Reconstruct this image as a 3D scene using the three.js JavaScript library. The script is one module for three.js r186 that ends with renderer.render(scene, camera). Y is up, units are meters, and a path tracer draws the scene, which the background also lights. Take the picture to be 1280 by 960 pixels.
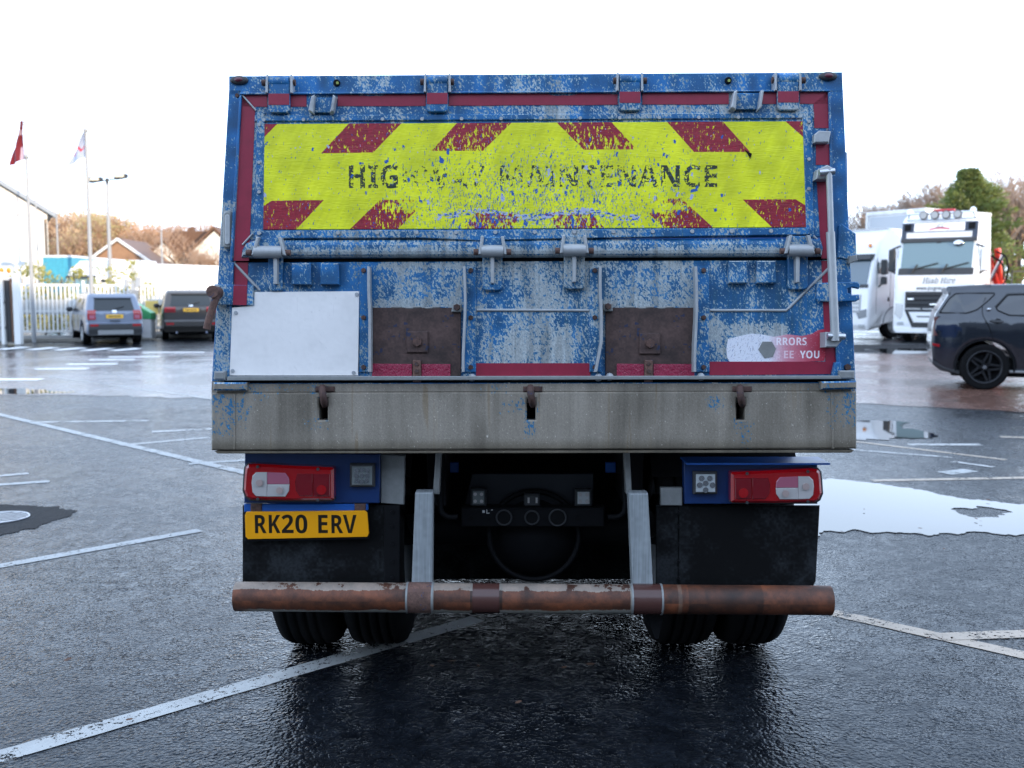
import * as THREE from 'three';
import { mergeGeometries, mergeVertices, toCreasedNormals } from 'three/addons/utils/BufferGeometryUtils.js';
import { RoundedBoxGeometry } from 'three/addons/geometries/RoundedBoxGeometry.js';

import { TessellateModifier } from 'three/addons/modifiers/TessellateModifier.js';

// ---------------------------------------------------------------- camera, sky, sun, exposure
const F = 1250, CX = 640, CY = 480, EYE = 1.6, PITCH = Math.atan(112 / F);
const scene = new THREE.Scene();
const camera = new THREE.PerspectiveCamera(2 * Math.atan(480 / F) * 180 / Math.PI, 4 / 3, 0.1, 900);
camera.position.set(0, EYE, 0);
camera.rotation.x = -PITCH;
camera.focus = 4.0;
camera.userData.fStop = 3.2;
const renderer = new THREE.WebGLRenderer({ antialias: true });
renderer.toneMapping = THREE.LinearToneMapping;
renderer.toneMappingExposure = 1.28;
renderer.shadowMap.enabled = true;

const clamp = (x, a = 0, b = 1) => Math.min(b, Math.max(a, x));
const lerp = (a, b, t) => a + (b - a) * t;
const sstep = (a, b, x) => { const t = clamp((x - a) / (b - a)); return t * t * (3 - 2 * t); };
function rng(seed) { let s = seed | 0; return () => { s = (s + 0x6d2b79f5) | 0; let t = Math.imul(s ^ (s >>> 15), 1 | s); t = (t + Math.imul(t ^ (t >>> 7), 61 | t)) ^ t; return ((t ^ (t >>> 14)) >>> 0) / 4294967296; }; }
const PERM = new Float32Array(65536); { const r = rng(77); for (let i = 0; i < 65536; i++) PERM[i] = r(); }
// value noise; px, py: the period in cells (0 = none)
function vn(x, y, px = 0, py = px) {
  let ix = Math.floor(x), iy = Math.floor(y); const fx = x - ix, fy = y - iy;
  let jx = ix + 1, jy = iy + 1;
  if (px) { ix = ((ix % px) + px) % px; jx = ((jx % px) + px) % px; iy = ((iy % py) + py) % py; jy = ((jy % py) + py) % py; }
  const h = (a, b) => PERM[(Math.imul(a, 73856093) ^ Math.imul(b, 19349663)) >>> 3 & 65535];
  const u = fx * fx * (3 - 2 * fx), v = fy * fy * (3 - 2 * fy);
  return lerp(lerp(h(ix, iy), h(jx, iy), u), lerp(h(ix, jy), h(jx, jy), u), v);
}

{ // daylight sky: pale bright haze low down, clear winter blue above
  const W = 512, Hh = 256, d = new Float32Array(W * Hh * 4);
  const key = [[0, 1.62, 1.92, 2.3], [8, 1.5, 1.85, 2.35], [18, 1.3, 1.66, 2.2], [32, 1.12, 1.42, 1.95], [55, 1.0, 1.26, 1.7], [90, 0.92, 1.16, 1.6]];
  for (let y = 0; y < Hh; y++) {
    const el = ((y + 0.5) / Hh - 0.5) * 180, e = Math.max(0, el);
    let k = 0; while (k < key.length - 2 && key[k + 1][0] < e) k++;
    const t = clamp((e - key[k][0]) / (key[k + 1][0] - key[k][0]));
    for (let x = 0; x < W; x++) {
      const cl = 1 + 0.16 * (vn(x / 24, y / 6, Math.round(W / 24) || 1, 999) - 0.5) + 0.1 * (vn(x / 8, y / 3, W / 8, 999) - 0.5);
      for (let c = 0; c < 3; c++) d[(y * W + x) * 4 + c] = SKYK() * cl * lerp(key[k][c + 1], key[k + 1][c + 1], t);
      d[(y * W + x) * 4 + 3] = 1;
    }
  }
  const t = new THREE.DataTexture(d, W, Hh, THREE.RGBAFormat, THREE.FloatType);
  t.mapping = THREE.EquirectangularReflectionMapping; t.magFilter = THREE.LinearFilter; t.minFilter = THREE.LinearFilter; t.needsUpdate = true;
  scene.background = t; scene.environment = t; scene.environmentIntensity = 1;
}
function SKYK() { return 1.15; }
const SUN = new THREE.Vector3(0.62, 0.19, 0.76).normalize();
const sun = new THREE.DirectionalLight(new THREE.Color(1.0, 0.78, 0.52), 4.6);
sun.position.copy(SUN).multiplyScalar(120).add(new THREE.Vector3(0, 0, -30)); sun.target.position.set(0, 0, -30);
sun.castShadow = true; sun.shadow.mapSize.set(4096, 4096);
Object.assign(sun.shadow.camera, { left: -110, right: 110, top: 90, bottom: -60, near: 1, far: 320 });
scene.add(sun, sun.target);

// ---------------------------------------------------------------- helpers
const V3 = (x, y, z) => new THREE.Vector3(x, y, z);
const cosP = Math.cos(PITCH), sinP = Math.sin(PITCH);
const ray = (px, py) => { const x = (px - CX) / F, y = (CY - py) / F; return V3(x, y * cosP - sinP, -y * sinP - cosP); };
const at = (px, py, Z) => { const r = ray(px, py), t = -Z / r.z; return V3(r.x * t, EYE + r.y * t, -Z); };          // the point of a pixel on the plane z = -Z
const gnd = (px, py, y = 0) => { const r = ray(px, py), t = (y - EYE) / r.y; return V3(r.x * t, y, r.z * t); };        // ... on the ground
const used = new Map();
const numbered = (n) => { const k = used.get(n) ?? 0; used.set(n, k + 1); return k ? n + '_' + String(k).padStart(3, '0') : n; };
const shade = (m) => { m.castShadow = true; m.receiveShadow = true; return m; };
function tag(o, label, category, group, kind) { if (label) o.userData.label = label; if (category) o.userData.category = category; if (group) o.userData.group = group; if (kind) o.userData.kind = kind; return o; }
function thing(name, label, category, pos = [0, 0, 0], turn = 0, group) {
  const g = new THREE.Group(); g.name = numbered(name); g.position.set(...pos); g.rotation.y = turn; scene.add(g);
  return tag(g, label, category, group);
}
function part(name, geo, mat, parent, label) {
  const m = shade(new THREE.Mesh(Array.isArray(geo) ? join(geo) : geo, mat)); m.name = name; parent.add(m); if (label) m.userData.label = label; return m;
}
function struct(name, geo, mat) { const m = shade(new THREE.Mesh(Array.isArray(geo) ? join(geo) : geo, mat)); m.name = numbered(name); m.userData.kind = 'structure'; scene.add(m); return m; }
function join(list) {
  const gs = list.map((g) => { const n = g.index ? g.toNonIndexed() : g.clone(); for (const k of Object.keys(n.attributes)) if (!['position', 'normal', 'uv'].includes(k)) n.deleteAttribute(k); n.morphAttributes = {}; n.clearGroups(); return n; });
  return gs.length === 1 ? gs[0] : mergeGeometries(gs);
}
// box-mapped uv in metres
function buv(g, k = 1) {
  if (g.index) g = g.toNonIndexed();
  const p = g.attributes.position, n = g.attributes.normal, uv = new Float32Array(p.count * 2);
  for (let i = 0; i < p.count; i++) {
    const ax = Math.abs(n.getX(i)), ay = Math.abs(n.getY(i)), az = Math.abs(n.getZ(i)), x = p.getX(i), y = p.getY(i), z = p.getZ(i);
    if (az >= ax && az >= ay) { uv[2 * i] = x * k; uv[2 * i + 1] = y * k; } else if (ax >= ay) { uv[2 * i] = z * k; uv[2 * i + 1] = y * k; } else { uv[2 * i] = x * k; uv[2 * i + 1] = z * k; }
  }
  g.setAttribute('uv', new THREE.BufferAttribute(uv, 2)); return g;
}
function prism(pts, w0, w1, b = 0.002, holes = []) {
  const s = new THREE.Shape(pts.map((p) => new THREE.Vector2(p[0], p[1])));
  for (const h of holes) s.holes.push(new THREE.Path(h.map((p) => new THREE.Vector2(p[0], p[1]))));
  b = Math.min(b, (w1 - w0) * 0.45);
  const g = new THREE.ExtrudeGeometry(s, { depth: w1 - w0 - 2 * b, bevelEnabled: b > 0, bevelThickness: b, bevelSize: b, bevelOffset: -b, bevelSegments: b > 0.02 ? 3 : 1, curveSegments: 6 });
  g.translate(0, 0, w0 + b); return g;
}
const box = (x0, x1, y0, y1, z0, z1, r = 0.004) => {
  const sx = Math.abs(x1 - x0), sy = Math.abs(y1 - y0), sz = Math.abs(z1 - z0), rr = Math.min(r, sx * 0.45, sy * 0.45, sz * 0.45);
  const g = rr > 0 ? new RoundedBoxGeometry(sx, sy, sz, rr > 0.02 ? 2 : 1, rr) : new THREE.BoxGeometry(sx, sy, sz);
  g.translate((x0 + x1) / 2, (y0 + y1) / 2, (z0 + z1) / 2); return buv(g);
};
function cyl(a, b, r0, r1 = r0, seg = 12, open = false) {
  const d = b.clone().sub(a), g = new THREE.CylinderGeometry(r1, r0, d.length(), seg, 1, open);
  g.applyQuaternion(new THREE.Quaternion().setFromUnitVectors(V3(0, 1, 0), d.clone().normalize())); g.translate((a.x + b.x) / 2, (a.y + b.y) / 2, (a.z + b.z) / 2); return g;
}
function tube(pts, r, seg = 24, rad = 8) { return new THREE.TubeGeometry(new THREE.CatmullRomCurve3(pts), seg, r, rad); }
const smooth2 = (pts, n = 60) => new THREE.SplineCurve([...pts, pts[0]].map((p) => new THREE.Vector2(...p))).getPoints(n).slice(0, -1).map((p) => [p.x, p.y]);
// a flat polygon on the ground, its corners given as pixels
function groundSheet(px, y, { wobble = 0, seed = 1, fine = 0, holes = [] } = {}) {
  const toXZ = (list) => list.map(([a, b]) => { const p = gnd(a, b); return [p.x, -p.z]; });
  const rough = (pts) => {
    if (!wobble) return pts;
    const out = [], n = pts.length;
    for (let i = 0; i < n; i++) {
      const a = pts[i], b = pts[(i + 1) % n], L = Math.hypot(b[0] - a[0], b[1] - a[1]), k = Math.max(1, Math.min(90, Math.round(L / (fine || 0.05))));
      for (let j = 0; j < k; j++) {
        const t = j / k, x = lerp(a[0], b[0], t), z = lerp(a[1], b[1], t), q = (vn(x * 9 + seed * 17, z * 9) - 0.5) + 0.6 * (vn(x * 31 + seed * 5, z * 31) - 0.5);
        const nx = (b[1] - a[1]) / (L || 1), nz = -(b[0] - a[0]) / (L || 1); out.push([x + nx * q * wobble, z + nz * q * wobble]);
      }
    }
    return out;
  };
  const s = new THREE.Shape(rough(toXZ(px)).map((p) => new THREE.Vector2(...p)));
  for (const h of holes) s.holes.push(new THREE.Path(rough(toXZ(h)).map((p) => new THREE.Vector2(...p))));
  const g = new THREE.ShapeGeometry(s); g.rotateX(-Math.PI / 2); g.translate(0, y, 0);
  const p = g.attributes.position, uv = g.attributes.uv; for (let i = 0; i < p.count; i++) uv.setXY(i, p.getX(i), -p.getZ(i));
  return g;
}
// a grid draped over fn(s, t) with s, t in 0..1
function drape(fn, n, m) {
  const pos = [], uv = [], idx = [];
  for (let j = 0; j <= m; j++) for (let i = 0; i <= n; i++) { const p = fn(i / n, j / m); pos.push(p.x, p.y, p.z); uv.push(i / n, j / m); }
  for (let j = 0; j < m; j++) for (let i = 0; i < n; i++) { const a = j * (n + 1) + i, b = a + 1, c = a + n + 1, d = c + 1; idx.push(a, b, d, a, d, c); }
  const g = new THREE.BufferGeometry(); g.setAttribute('position', new THREE.Float32BufferAttribute(pos, 3)); g.setAttribute('uv', new THREE.Float32BufferAttribute(uv, 2)); g.setIndex(idx); g.computeVertexNormals(); return g;
}
const smoothBody = (g, fn, edge = 0.16, crease = 0.55) => { g = new TessellateModifier(edge, 7).modify(g.index ? g.toNonIndexed() : g); g.deleteAttribute('normal'); g = deform(g, fn); return toCreasedNormals(g, crease); };
const deform = (g, fn) => { const p = g.attributes.position, v = V3(); for (let i = 0; i < p.count; i++) { v.fromBufferAttribute(p, i); fn(v); p.setXYZ(i, v.x, v.y, v.z); } g.computeVertexNormals(); return g; };

// ---------------------------------------------------------------- textures
function dataTex(W, Hh, fn, srgb = false) {
  const d = new Uint8Array(W * Hh * 4), o = [0, 0, 0, 255];
  for (let y = 0, i = 0; y < Hh; y++) for (let x = 0; x < W; x++, i += 4) { o[3] = 255; fn(x, y, o); d[i] = clamp(o[0], 0, 255); d[i + 1] = clamp(o[1], 0, 255); d[i + 2] = clamp(o[2], 0, 255); d[i + 3] = clamp(o[3], 0, 255); }
  const t = new THREE.DataTexture(d, W, Hh); t.wrapS = t.wrapT = THREE.RepeatWrapping; t.magFilter = THREE.LinearFilter; t.minFilter = THREE.LinearMipmapLinearFilter;
  if (srgb) t.colorSpace = THREE.SRGBColorSpace; t.needsUpdate = true; return t;
}
const rep = (t, k, ky = k) => { const c = t.clone(); c.repeat.set(k, ky); c.needsUpdate = true; return c; };
function canvasTex(W, Hh, draw) {
  const c = document.createElement('canvas'); c.width = W; c.height = Hh; draw(c.getContext('2d'), W, Hh);
  const t = new THREE.CanvasTexture(c); t.colorSpace = THREE.SRGBColorSpace; t.magFilter = THREE.LinearFilter; return t;
}
const mat = (o) => { const m = (o.clearcoat || o.transmission || o.sheen || o.ior || o.specularIntensity !== undefined) ? new THREE.MeshPhysicalMaterial(o) : new THREE.MeshStandardMaterial(o); if (o.name) m.name = o.name; return m; };
const C = (r, g, b) => new THREE.Color().setRGB(r, g, b);          // linear
const S = (r, g, b) => new THREE.Color(`rgb(${r},${g},${b})`);     // sRGB

const asphaltTex = (() => { // loose stones of about 9 mm: height, and the stone's own tone
  const N = 2048, cells = 165, jit = new Float32Array(cells * cells * 3), r = rng(5); for (let i = 0; i < jit.length; i++) jit[i] = r();
  return dataTex(N, N, (x, y, o) => {
    const fx = x / N * cells, fy = y / N * cells, ix = Math.floor(fx), iy = Math.floor(fy); let best = 9, tone = 0, second = 9;
    for (let b = -1; b <= 1; b++) for (let a = -1; a <= 1; a++) {
      const cx = (ix + a + cells) % cells, cy = (iy + b + cells) % cells, k = (cy * cells + cx) * 3, dx = ix + a + jit[k] - fx, dy = iy + b + jit[k + 1] - fy, d = dx * dx + dy * dy;
      if (d < best) { second = best; best = d; tone = jit[k + 2]; } else if (d < second) second = d;
    }
    const h = clamp(0.5 * (0.3 + 0.7 * tone) * Math.sqrt(clamp(1 - best * 1.9)) + 0.45 * vn(x / N * 260, y / N * 260, 260) * vn(x / N * 120, y / N * 120, 120) * 1.6 + 0.2 * (vn(x / N * 520, y / N * 520, 520) - 0.4)), soft = vn(x / N * 40, y / N * 40, 40);
    const v = 20 + 160 * h * (0.6 + 0.8 * soft) + 70 * (vn(x / N * 34 + 5, y / N * 34, 34) * 0.6 + 0.4 * vn(x / N * 80, y / N * 80 + 3, 80)); o[0] = o[1] = o[2] = v;
  });
})();
const wetTex = (() => { // where the yard is wet (smooth) and where it has begun to dry; green = roughness
  const N = 1536;
  return dataTex(N, N, (x, y, o) => {
    const u = x / N, v = y / N;
    const a = 0.5 * vn(u * 9, v * 9, 9) + 0.3 * vn(u * 22, v * 22, 22) + 0.2 * vn(u * 60, v * 60, 60), b = vn(u * 240, v * 240, 240), c = vn(u * 700, v * 700, 700);
    const k = clamp((sstep(0.36, 0.66, a) * 0.36 + 0.3 * b + 0.34 * c - 0.5) * 1.7 + 0.5);
    o[0] = 255 * k; o[1] = 255 * lerp(0.06, 0.34, k); o[2] = 0;
  });
})();
const wearTex = dataTex(1024, 1024, (x, y, o) => { // worn road paint
  const u = x / 1024, v = y / 1024, a = 0.4 * vn(u * 64, v * 64, 64) + 0.3 * vn(u * 180, v * 180, 180) + 0.3 * vn(u * 400, v * 400, 400), b = vn(u * 12, v * 12, 12);
  const k = sstep(0.27, 0.36, a * (0.6 + 0.75 * b)); o[0] = o[1] = o[2] = 255 * k;
});
const grimeTex = dataTex(512, 512, (x, y, o) => { // soft dirt for plain paint and plastic
  const u = x / 512, v = y / 512, a = 0.5 * vn(u * 6, v * 6, 6) + 0.3 * vn(u * 24, v * 18, 24, 18) + 0.2 * vn(u * 90, v * 90, 90); const k = 0.72 + 0.32 * a; o[0] = 255 * k; o[1] = 255 * k * 0.99; o[2] = 255 * k * 0.97;
});
const rustTex = dataTex(1024, 1024, (x, y, o) => {
  const u = x / 1024, v = y / 1024, a = 0.45 * vn(u * 10, v * 10, 10) + 0.3 * vn(u * 40, v * 40, 40) + 0.25 * vn(u * 150, v * 150, 150), b = vn(u * 90 + 9, v * 90, 90) * vn(u * 14, v * 14 + 3, 14);
  const k = 0.55 + 0.9 * a; o[0] = 96 * k; o[1] = 78 * k; o[2] = 72 * k; if (b > 0.56) { o[0] = 55; o[1] = 66; o[2] = 100; }
}, true);
const dustTex = dataTex(512, 512, (x, y, o) => { const u = x / 512, v = y / 512, a = vn(u * 5, v * 5, 5) * 0.5 + 0.3 * vn(u * 16, v * 16, 16) + 0.2 * vn(u * 120, v * 120, 120), k = 0.12 + 1.1 * sstep(0.4, 0.8, a) * (vn(u * 200, v * 200, 200) * 0.5 + 0.5); o[0] = 255 * k; o[1] = 255 * k; o[2] = 255 * k; });
const streakTex = dataTex(1024, 512, (x, y, o) => {
  const u = x / 1024, v = y / 512, a = 0.6 * vn(u * 90, v * 3, 90, 3) + 0.4 * vn(u * 260, v * 8, 260, 8), b = vn(u * 30, v * 30, 30); const k = 0.62 + 0.4 * a + 0.16 * (b - 0.5); o[0] = 255 * k; o[1] = 252 * k; o[2] = 246 * k;
});

// ---------------------------------------------------------------- materials
const M = {
  black: mat({ name: 'black_paint', color: C(0.005, 0.0055, 0.007), roughness: 0.7, specularIntensity: 0.3, map: rep(grimeTex, 2) }),
  rubber: mat({ name: 'rubber', color: C(0.004, 0.0042, 0.0048), roughness: 0.8, specularIntensity: 0.35 }),
  flap: mat({ name: 'mudflap_rubber', color: C(0.02, 0.023, 0.026), roughness: 0.75, specularIntensity: 0.3, map: rep(dustTex, 0.9), bumpMap: rep(grimeTex, 3), bumpScale: 0.002 }),
  galv: mat({ name: 'galvanised_steel', color: C(0.44, 0.46, 0.48), roughness: 0.5, metalness: 0.35, map: rep(grimeTex, 3) }),
  steel: mat({ name: 'bare_steel', color: C(0.5, 0.52, 0.55), roughness: 0.35, metalness: 0.8 }),
  rust: mat({ name: 'rust', color: C(1.0, 0.82, 0.74), roughness: 0.85, map: rep(rustTex, 2.2), bumpMap: rep(rustTex, 4), bumpScale: 0.001 }),
  rustPlate: mat({ name: 'brown_rusty_plate', color: C(0.5, 0.45, 0.46), roughness: 0.8, map: rep(rustTex, 1.1), bumpMap: rep(rustTex, 3), bumpScale: 0.0008 }),
  rustDark: mat({ name: 'dark_rust', color: C(0.62, 0.5, 0.46), roughness: 0.8, map: rep(rustTex, 6) }),
  tape: mat({ name: 'reflective_tape', color: C(0.27, 0.011, 0.04), roughness: 0.42, map: rep(grimeTex, 5) }),
  tapeShiny: mat({ name: 'creased_tape', color: C(0.3, 0.015, 0.055), roughness: 0.22, bumpMap: rep(grimeTex, 9), bumpScale: 0.012, map: rep(grimeTex, 5) }),
  white: mat({ name: 'white_paint', color: C(0.78, 0.79, 0.8), roughness: 0.35, map: rep(grimeTex, 0.7) }),
  whiteGloss: mat({ name: 'white_gloss_paint', color: C(0.8, 0.8, 0.8), roughness: 0.25, clearcoat: 0.6, clearcoatRoughness: 0.1 }),
  darkGlass: mat({ name: 'dark_glass', color: C(0.02, 0.026, 0.03), roughness: 0.06, metalness: 0, specularIntensity: 1 }),
  plastic: mat({ name: 'dark_plastic', color: C(0.03, 0.032, 0.035), roughness: 0.6 }),
  chrome: mat({ name: 'chrome', color: C(0.75, 0.76, 0.78), roughness: 0.15, metalness: 1 }),
  redLens: mat({ name: 'red_lens', color: C(0.3, 0.0025, 0.005), roughness: 0.12, clearcoat: 1, clearcoatRoughness: 0.05 }),
  redLensDark: mat({ name: 'dark_red_lens', color: C(0.15, 0.003, 0.008), roughness: 0.15, clearcoat: 1 }),
  pinkLens: mat({ name: 'mauve_lens', color: C(0.34, 0.1, 0.15), roughness: 0.2, clearcoat: 1 }),
  whiteLens: mat({ name: 'white_lens', color: C(0.42, 0.4, 0.39), roughness: 0.2, clearcoat: 1 }),
  orange: mat({ name: 'amber_lens', color: C(0.8, 0.25, 0.02), roughness: 0.25 }),
};

// ---------------------------------------------------------------- the ground
{
  const x0 = -420, x1 = 420, zs = []; // one sheet to the horizon, finer near the camera
  const g = new THREE.PlaneGeometry(840, 840, 1, 1); g.rotateX(-Math.PI / 2); g.translate(0, 0, -330);
  const p = g.attributes.position, uv = g.attributes.uv; for (let i = 0; i < p.count; i++) uv.setXY(i, p.getX(i), -p.getZ(i));
  M.asphalt = mat({ name: 'wet_asphalt', color: C(0.011, 0.0135, 0.018), specularIntensity: 0.44, specularColor: C(0.5, 0.77, 1.0), map: rep(asphaltTex, 1 / 2.7), bumpMap: rep(asphaltTex, 1 / 2.7), bumpScale: 0.008, roughness: 1, roughnessMap: rep(wetTex, 1 / 13), ior: 1.4 });
  struct('ground', g, M.asphalt);
  // the crossing road: brown and red chippings
  M.redAsphalt = mat({ name: 'red_asphalt', color: C(0.26, 0.14, 0.105), specularIntensity: 0.55, map: rep(asphaltTex, 1 / 2.7), bumpMap: rep(asphaltTex, 1 / 2.7), bumpScale: 0.003, roughness: 1, roughnessMap: rep(wetTex, 1 / 11) });
  M.brownAsphalt = mat({ name: 'brown_asphalt', color: C(0.2, 0.16, 0.15), specularIntensity: 0.7, map: rep(asphaltTex, 1 / 2.7), bumpMap: rep(asphaltTex, 1 / 2.7), bumpScale: 0.003, roughness: 1, roughnessMap: rep(wetTex, 1 / 11) });
  struct('road', groundSheet([[560, 500], [1070, 504], [1290, 516], [1500, 530], [1500, 452], [1160, 443], [900, 440], [560, 441]], 0.004, { wobble: 0.12, seed: 3, fine: 0.2 }), M.redAsphalt);
  struct('road', groundSheet([[-300, 492], [100, 494], [270, 499], [555, 500], [555, 441], [100, 439], [-300, 441]], 0.004, { wobble: 0.2, seed: 5, fine: 0.2 }), M.brownAsphalt);
  M.darkAsphalt = mat({ name: 'tar_patch', color: C(0.016, 0.017, 0.02), map: rep(asphaltTex, 1 / 2.7), bumpMap: rep(asphaltTex, 1 / 2.7), bumpScale: 0.008, roughness: 0.7, specularIntensity: 0.3 });
  struct('asphalt_patch', groundSheet(smooth2([[-30, 630], [40, 632], [95, 640], [60, 655], [10, 668], [-40, 668]]), 0.003, { wobble: 0.09, seed: 9, fine: 0.03 }), M.darkAsphalt);
  struct('asphalt_patch', groundSheet([[1060, 431], [1180, 431], [1300, 436], [1300, 441], [1060, 440]], 0.006), M.darkAsphalt);

  // painted lines, worn
  M.line = mat({ name: 'road_paint', color: C(0.37, 0.385, 0.385), roughness: 0.55, alphaMap: rep(wearTex, 0.9), alphaTest: 0.35, bumpMap: rep(asphaltTex, 1 / 2.7), bumpScale: 0.0018, map: rep(grimeTex, 1.3) });
  M.lineWorn = mat({ name: 'faded_road_paint', color: C(0.34, 0.34, 0.33), roughness: 0.5, alphaMap: rep(wearTex, 0.5), alphaTest: 0.9, bumpMap: rep(asphaltTex, 1 / 2.7), bumpScale: 0.002 });
  M.lineTan = mat({ name: 'tan_road_paint', color: C(0.42, 0.34, 0.26), roughness: 0.5, alphaMap: rep(wearTex, 0.8), alphaTest: 0.5, bumpMap: rep(asphaltTex, 1 / 2.7), bumpScale: 0.002, map: rep(grimeTex, 2) });
  M.lineBright = mat({ name: 'fresh_road_paint', color: C(0.85, 0.85, 0.84), roughness: 0.6, alphaMap: rep(wearTex, 0.5), alphaTest: 0.2 });
  const stripe = (a, b, wm, m, y = 0.003) => { // a line of wm metres from pixel a to pixel b
    const p = gnd(...a), q = gnd(...b), d = q.clone().sub(p).normalize(), n = V3(-d.z, 0, d.x).multiplyScalar(wm / 2), L = p.distanceTo(q), k = Math.max(1, Math.ceil(L / 0.06)), top = [], bot = [];
    for (let i = 0; i <= k; i++) { const t = i / k, c = p.clone().lerp(q, t), e = () => 1 + 0.1 * (vn(c.x * 14 + c.z * 9, c.z * 14 + 3) - 0.5) + 0.12 * (vn(c.x * 40, c.z * 40) - 0.5); top.push([c.x + n.x * e(), -(c.z + n.z * e())]); const f = 1 + 0.12 * (vn(c.x * 15 + 40, c.z * 15) - 0.5) + 0.1 * (vn(c.x * 44, c.z * 44 + 8) - 0.5); bot.push([c.x - n.x * f, -(c.z - n.z * f)]); }
    const g2 = new THREE.ShapeGeometry(new THREE.Shape([...top, ...bot.reverse()].map((v) => new THREE.Vector2(...v)))); g2.rotateX(-Math.PI / 2); g2.translate(0, y, 0);
    const pp = g2.attributes.position, uu = g2.attributes.uv; for (let i = 0; i < pp.count; i++) uu.setXY(i, pp.getX(i), -pp.getZ(i));
    return struct('road_marking', g2, m);
  };
  stripe([-90, 972], [597, 774], 0.105, M.line);
  stripe([-80, 722], [250, 663], 0.1, M.line);
  stripe([-90, 612], [62, 602], 0.1, M.line);
  stripe([-60, 600], [36, 592], 0.09, M.lineWorn);
  stripe([-120, 490], [330, 597], 0.11, M.line, 0.0045);
  stripe([150, 557], [262, 547], 0.1, M.lineWorn);
  stripe([236, 580], [330, 574], 0.1, M.line);
  stripe([40, 528], [186, 526], 0.14, M.lineWorn);
  stripe([190, 540], [270, 536], 0.14, M.lineWorn);
  stripe([60, 471], [262, 499], 0.07, M.lineWorn, 0.007);
  for (const [a, b, c, w] of [[-40, 475, 52, 0.34], [45, 461.5, 110, 0.3], [84, 455.5, 146, 0.3], [112, 450, 168, 0.3], [136, 446.5, 200, 0.3], [178, 441, 256, 0.28]]) stripe([a, b], [c, b - 0.5], w, M.lineBright, 0.007);
  for (const [a, b] of [[0, 437], [36, 437.5], [70, 438], [104, 438.6], [140, 438.6]]) stripe([a, b], [a + 34, b - 3], 0.36, M.lineBright, 0.007);
  stripe([1040, 766], [1300, 824], 0.1, M.lineTan);
  stripe([1172, 797], [1300, 792], 0.1, M.lineTan, 0.0045);
  for (const [a, b, c, d, w, m] of [[1060, 551, 1258, 575, 0.07, 'lineTan'], [1060, 562, 1190, 572, 0.08, 'lineWorn'], [1135, 556, 1226, 556, 0.13, 'lineWorn'], [1190, 577, 1242, 584, 0.08, 'lineWorn'],
    [1090, 601, 1300, 597, 0.09, 'lineTan'], [1180, 592, 1214, 588, 0.16, 'line'], [1250, 546, 1300, 548, 0.1, 'lineTan'], [1070, 501, 1160, 505, 0.1, 'lineWorn']]) stripe([a, b], [c, d], w, M[m], 0.003);

  // standing water
  M.water = mat({ name: 'puddle_water', color: C(0.012, 0.013, 0.014), roughness: 0.02, ior: 1.36 });
  struct('puddle', groundSheet(smooth2([[960, 604], [1030, 600], [1085, 604], [1150, 614], [1200, 623], [1260, 629], [1330, 632], [1360, 655], [1290, 668], [1215, 666], [1150, 668], [1060, 664], [960, 668]], 80), 0.0055, { wobble: 0.1, seed: 21, fine: 0.02,
    holes: [smooth2([[1192, 638], [1225, 634], [1258, 640], [1240, 647], [1205, 644]], 24)] }), M.water);
  struct('puddle', groundSheet(smooth2([[1020, 528], [1080, 526], [1130, 527], [1122, 533], [1150, 540], [1172, 545], [1130, 549], [1080, 550], [1020, 552]], 60), 0.0055, { wobble: 0.2, seed: 31, fine: 0.05 }), M.water);
  struct('puddle', groundSheet(smooth2([[1080, 437], [1120, 436], [1168, 437], [1200, 439], [1160, 442], [1110, 442.5]], 40), 0.0095, { wobble: 0.2, seed: 41, fine: 0.1 }), M.water);
  struct('puddle', groundSheet(smooth2([[-40, 488], [20, 486], [70, 489], [97, 490], [60, 492], [-20, 493]], 40), 0.007, { wobble: 0.2, seed: 45, fine: 0.1 }), M.water);

  // drain cover at the left edge
  const d = gnd(0, 648), t = thing('drain_cover', 'round ribbed drain cover in the dark patch at the left edge', 'drain cover', [d.x, 0.006, d.z]);
  const ring = new THREE.TorusGeometry(0.19, 0.008, 6, 40); ring.rotateX(Math.PI / 2); M.iron = mat({ name: 'worn_iron', color: C(0.42, 0.43, 0.44), roughness: 0.4, metalness: 0.7 }); part('rim', ring, M.iron, t);
  const well = new THREE.CircleGeometry(0.185, 32); well.rotateX(-Math.PI / 2); well.translate(0, -0.002, 0); part('well', well, M.rubber, t); for (let i = -3; i <= 3; i++) { const x = i * 0.052, h = Math.sqrt(0.18 * 0.18 - x * x), b = box(-h, h, 0, 0.003, x - 0.011, x + 0.011, 0.001); b.rotateY(0.6); part('bar', b, M.iron, t); }
  // litter
  const r = rng(12), leaves = [], spots = [[162, 906], [205, 598], [213, 597], [1020, 668], [1080, 640], [1220, 652], [1235, 628], [652, 768], [540, 838], [598, 838], [705, 840], [738, 836], [876, 828], [565, 832], [648, 884], [1226, 655], [1052, 668], [85, 830], [1150, 664], [1160, 803], [960, 820], [1180, 690], [260, 620]];
  for (const [px, py] of spots) { const p = gnd(px, py), s = 0.006 + 0.009 * r(), g2 = new THREE.CircleGeometry(s, 6); g2.scale(1.7, 0.8, 1); g2.rotateX(-Math.PI / 2 + 0.5 * (r() - 0.5)); g2.rotateY(r() * 6); g2.translate(p.x, 0.022, p.z); leaves.push(g2); }
  const lt = part('leaf_litter', leaves, mat({ name: 'dead_leaf', color: C(0.1, 0.05, 0.03), roughness: 0.8 }), scene); tag(lt, 'small dead leaves and crumbs scattered over the wet asphalt', 'leaf litter', null, 'stuff');
}

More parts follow.
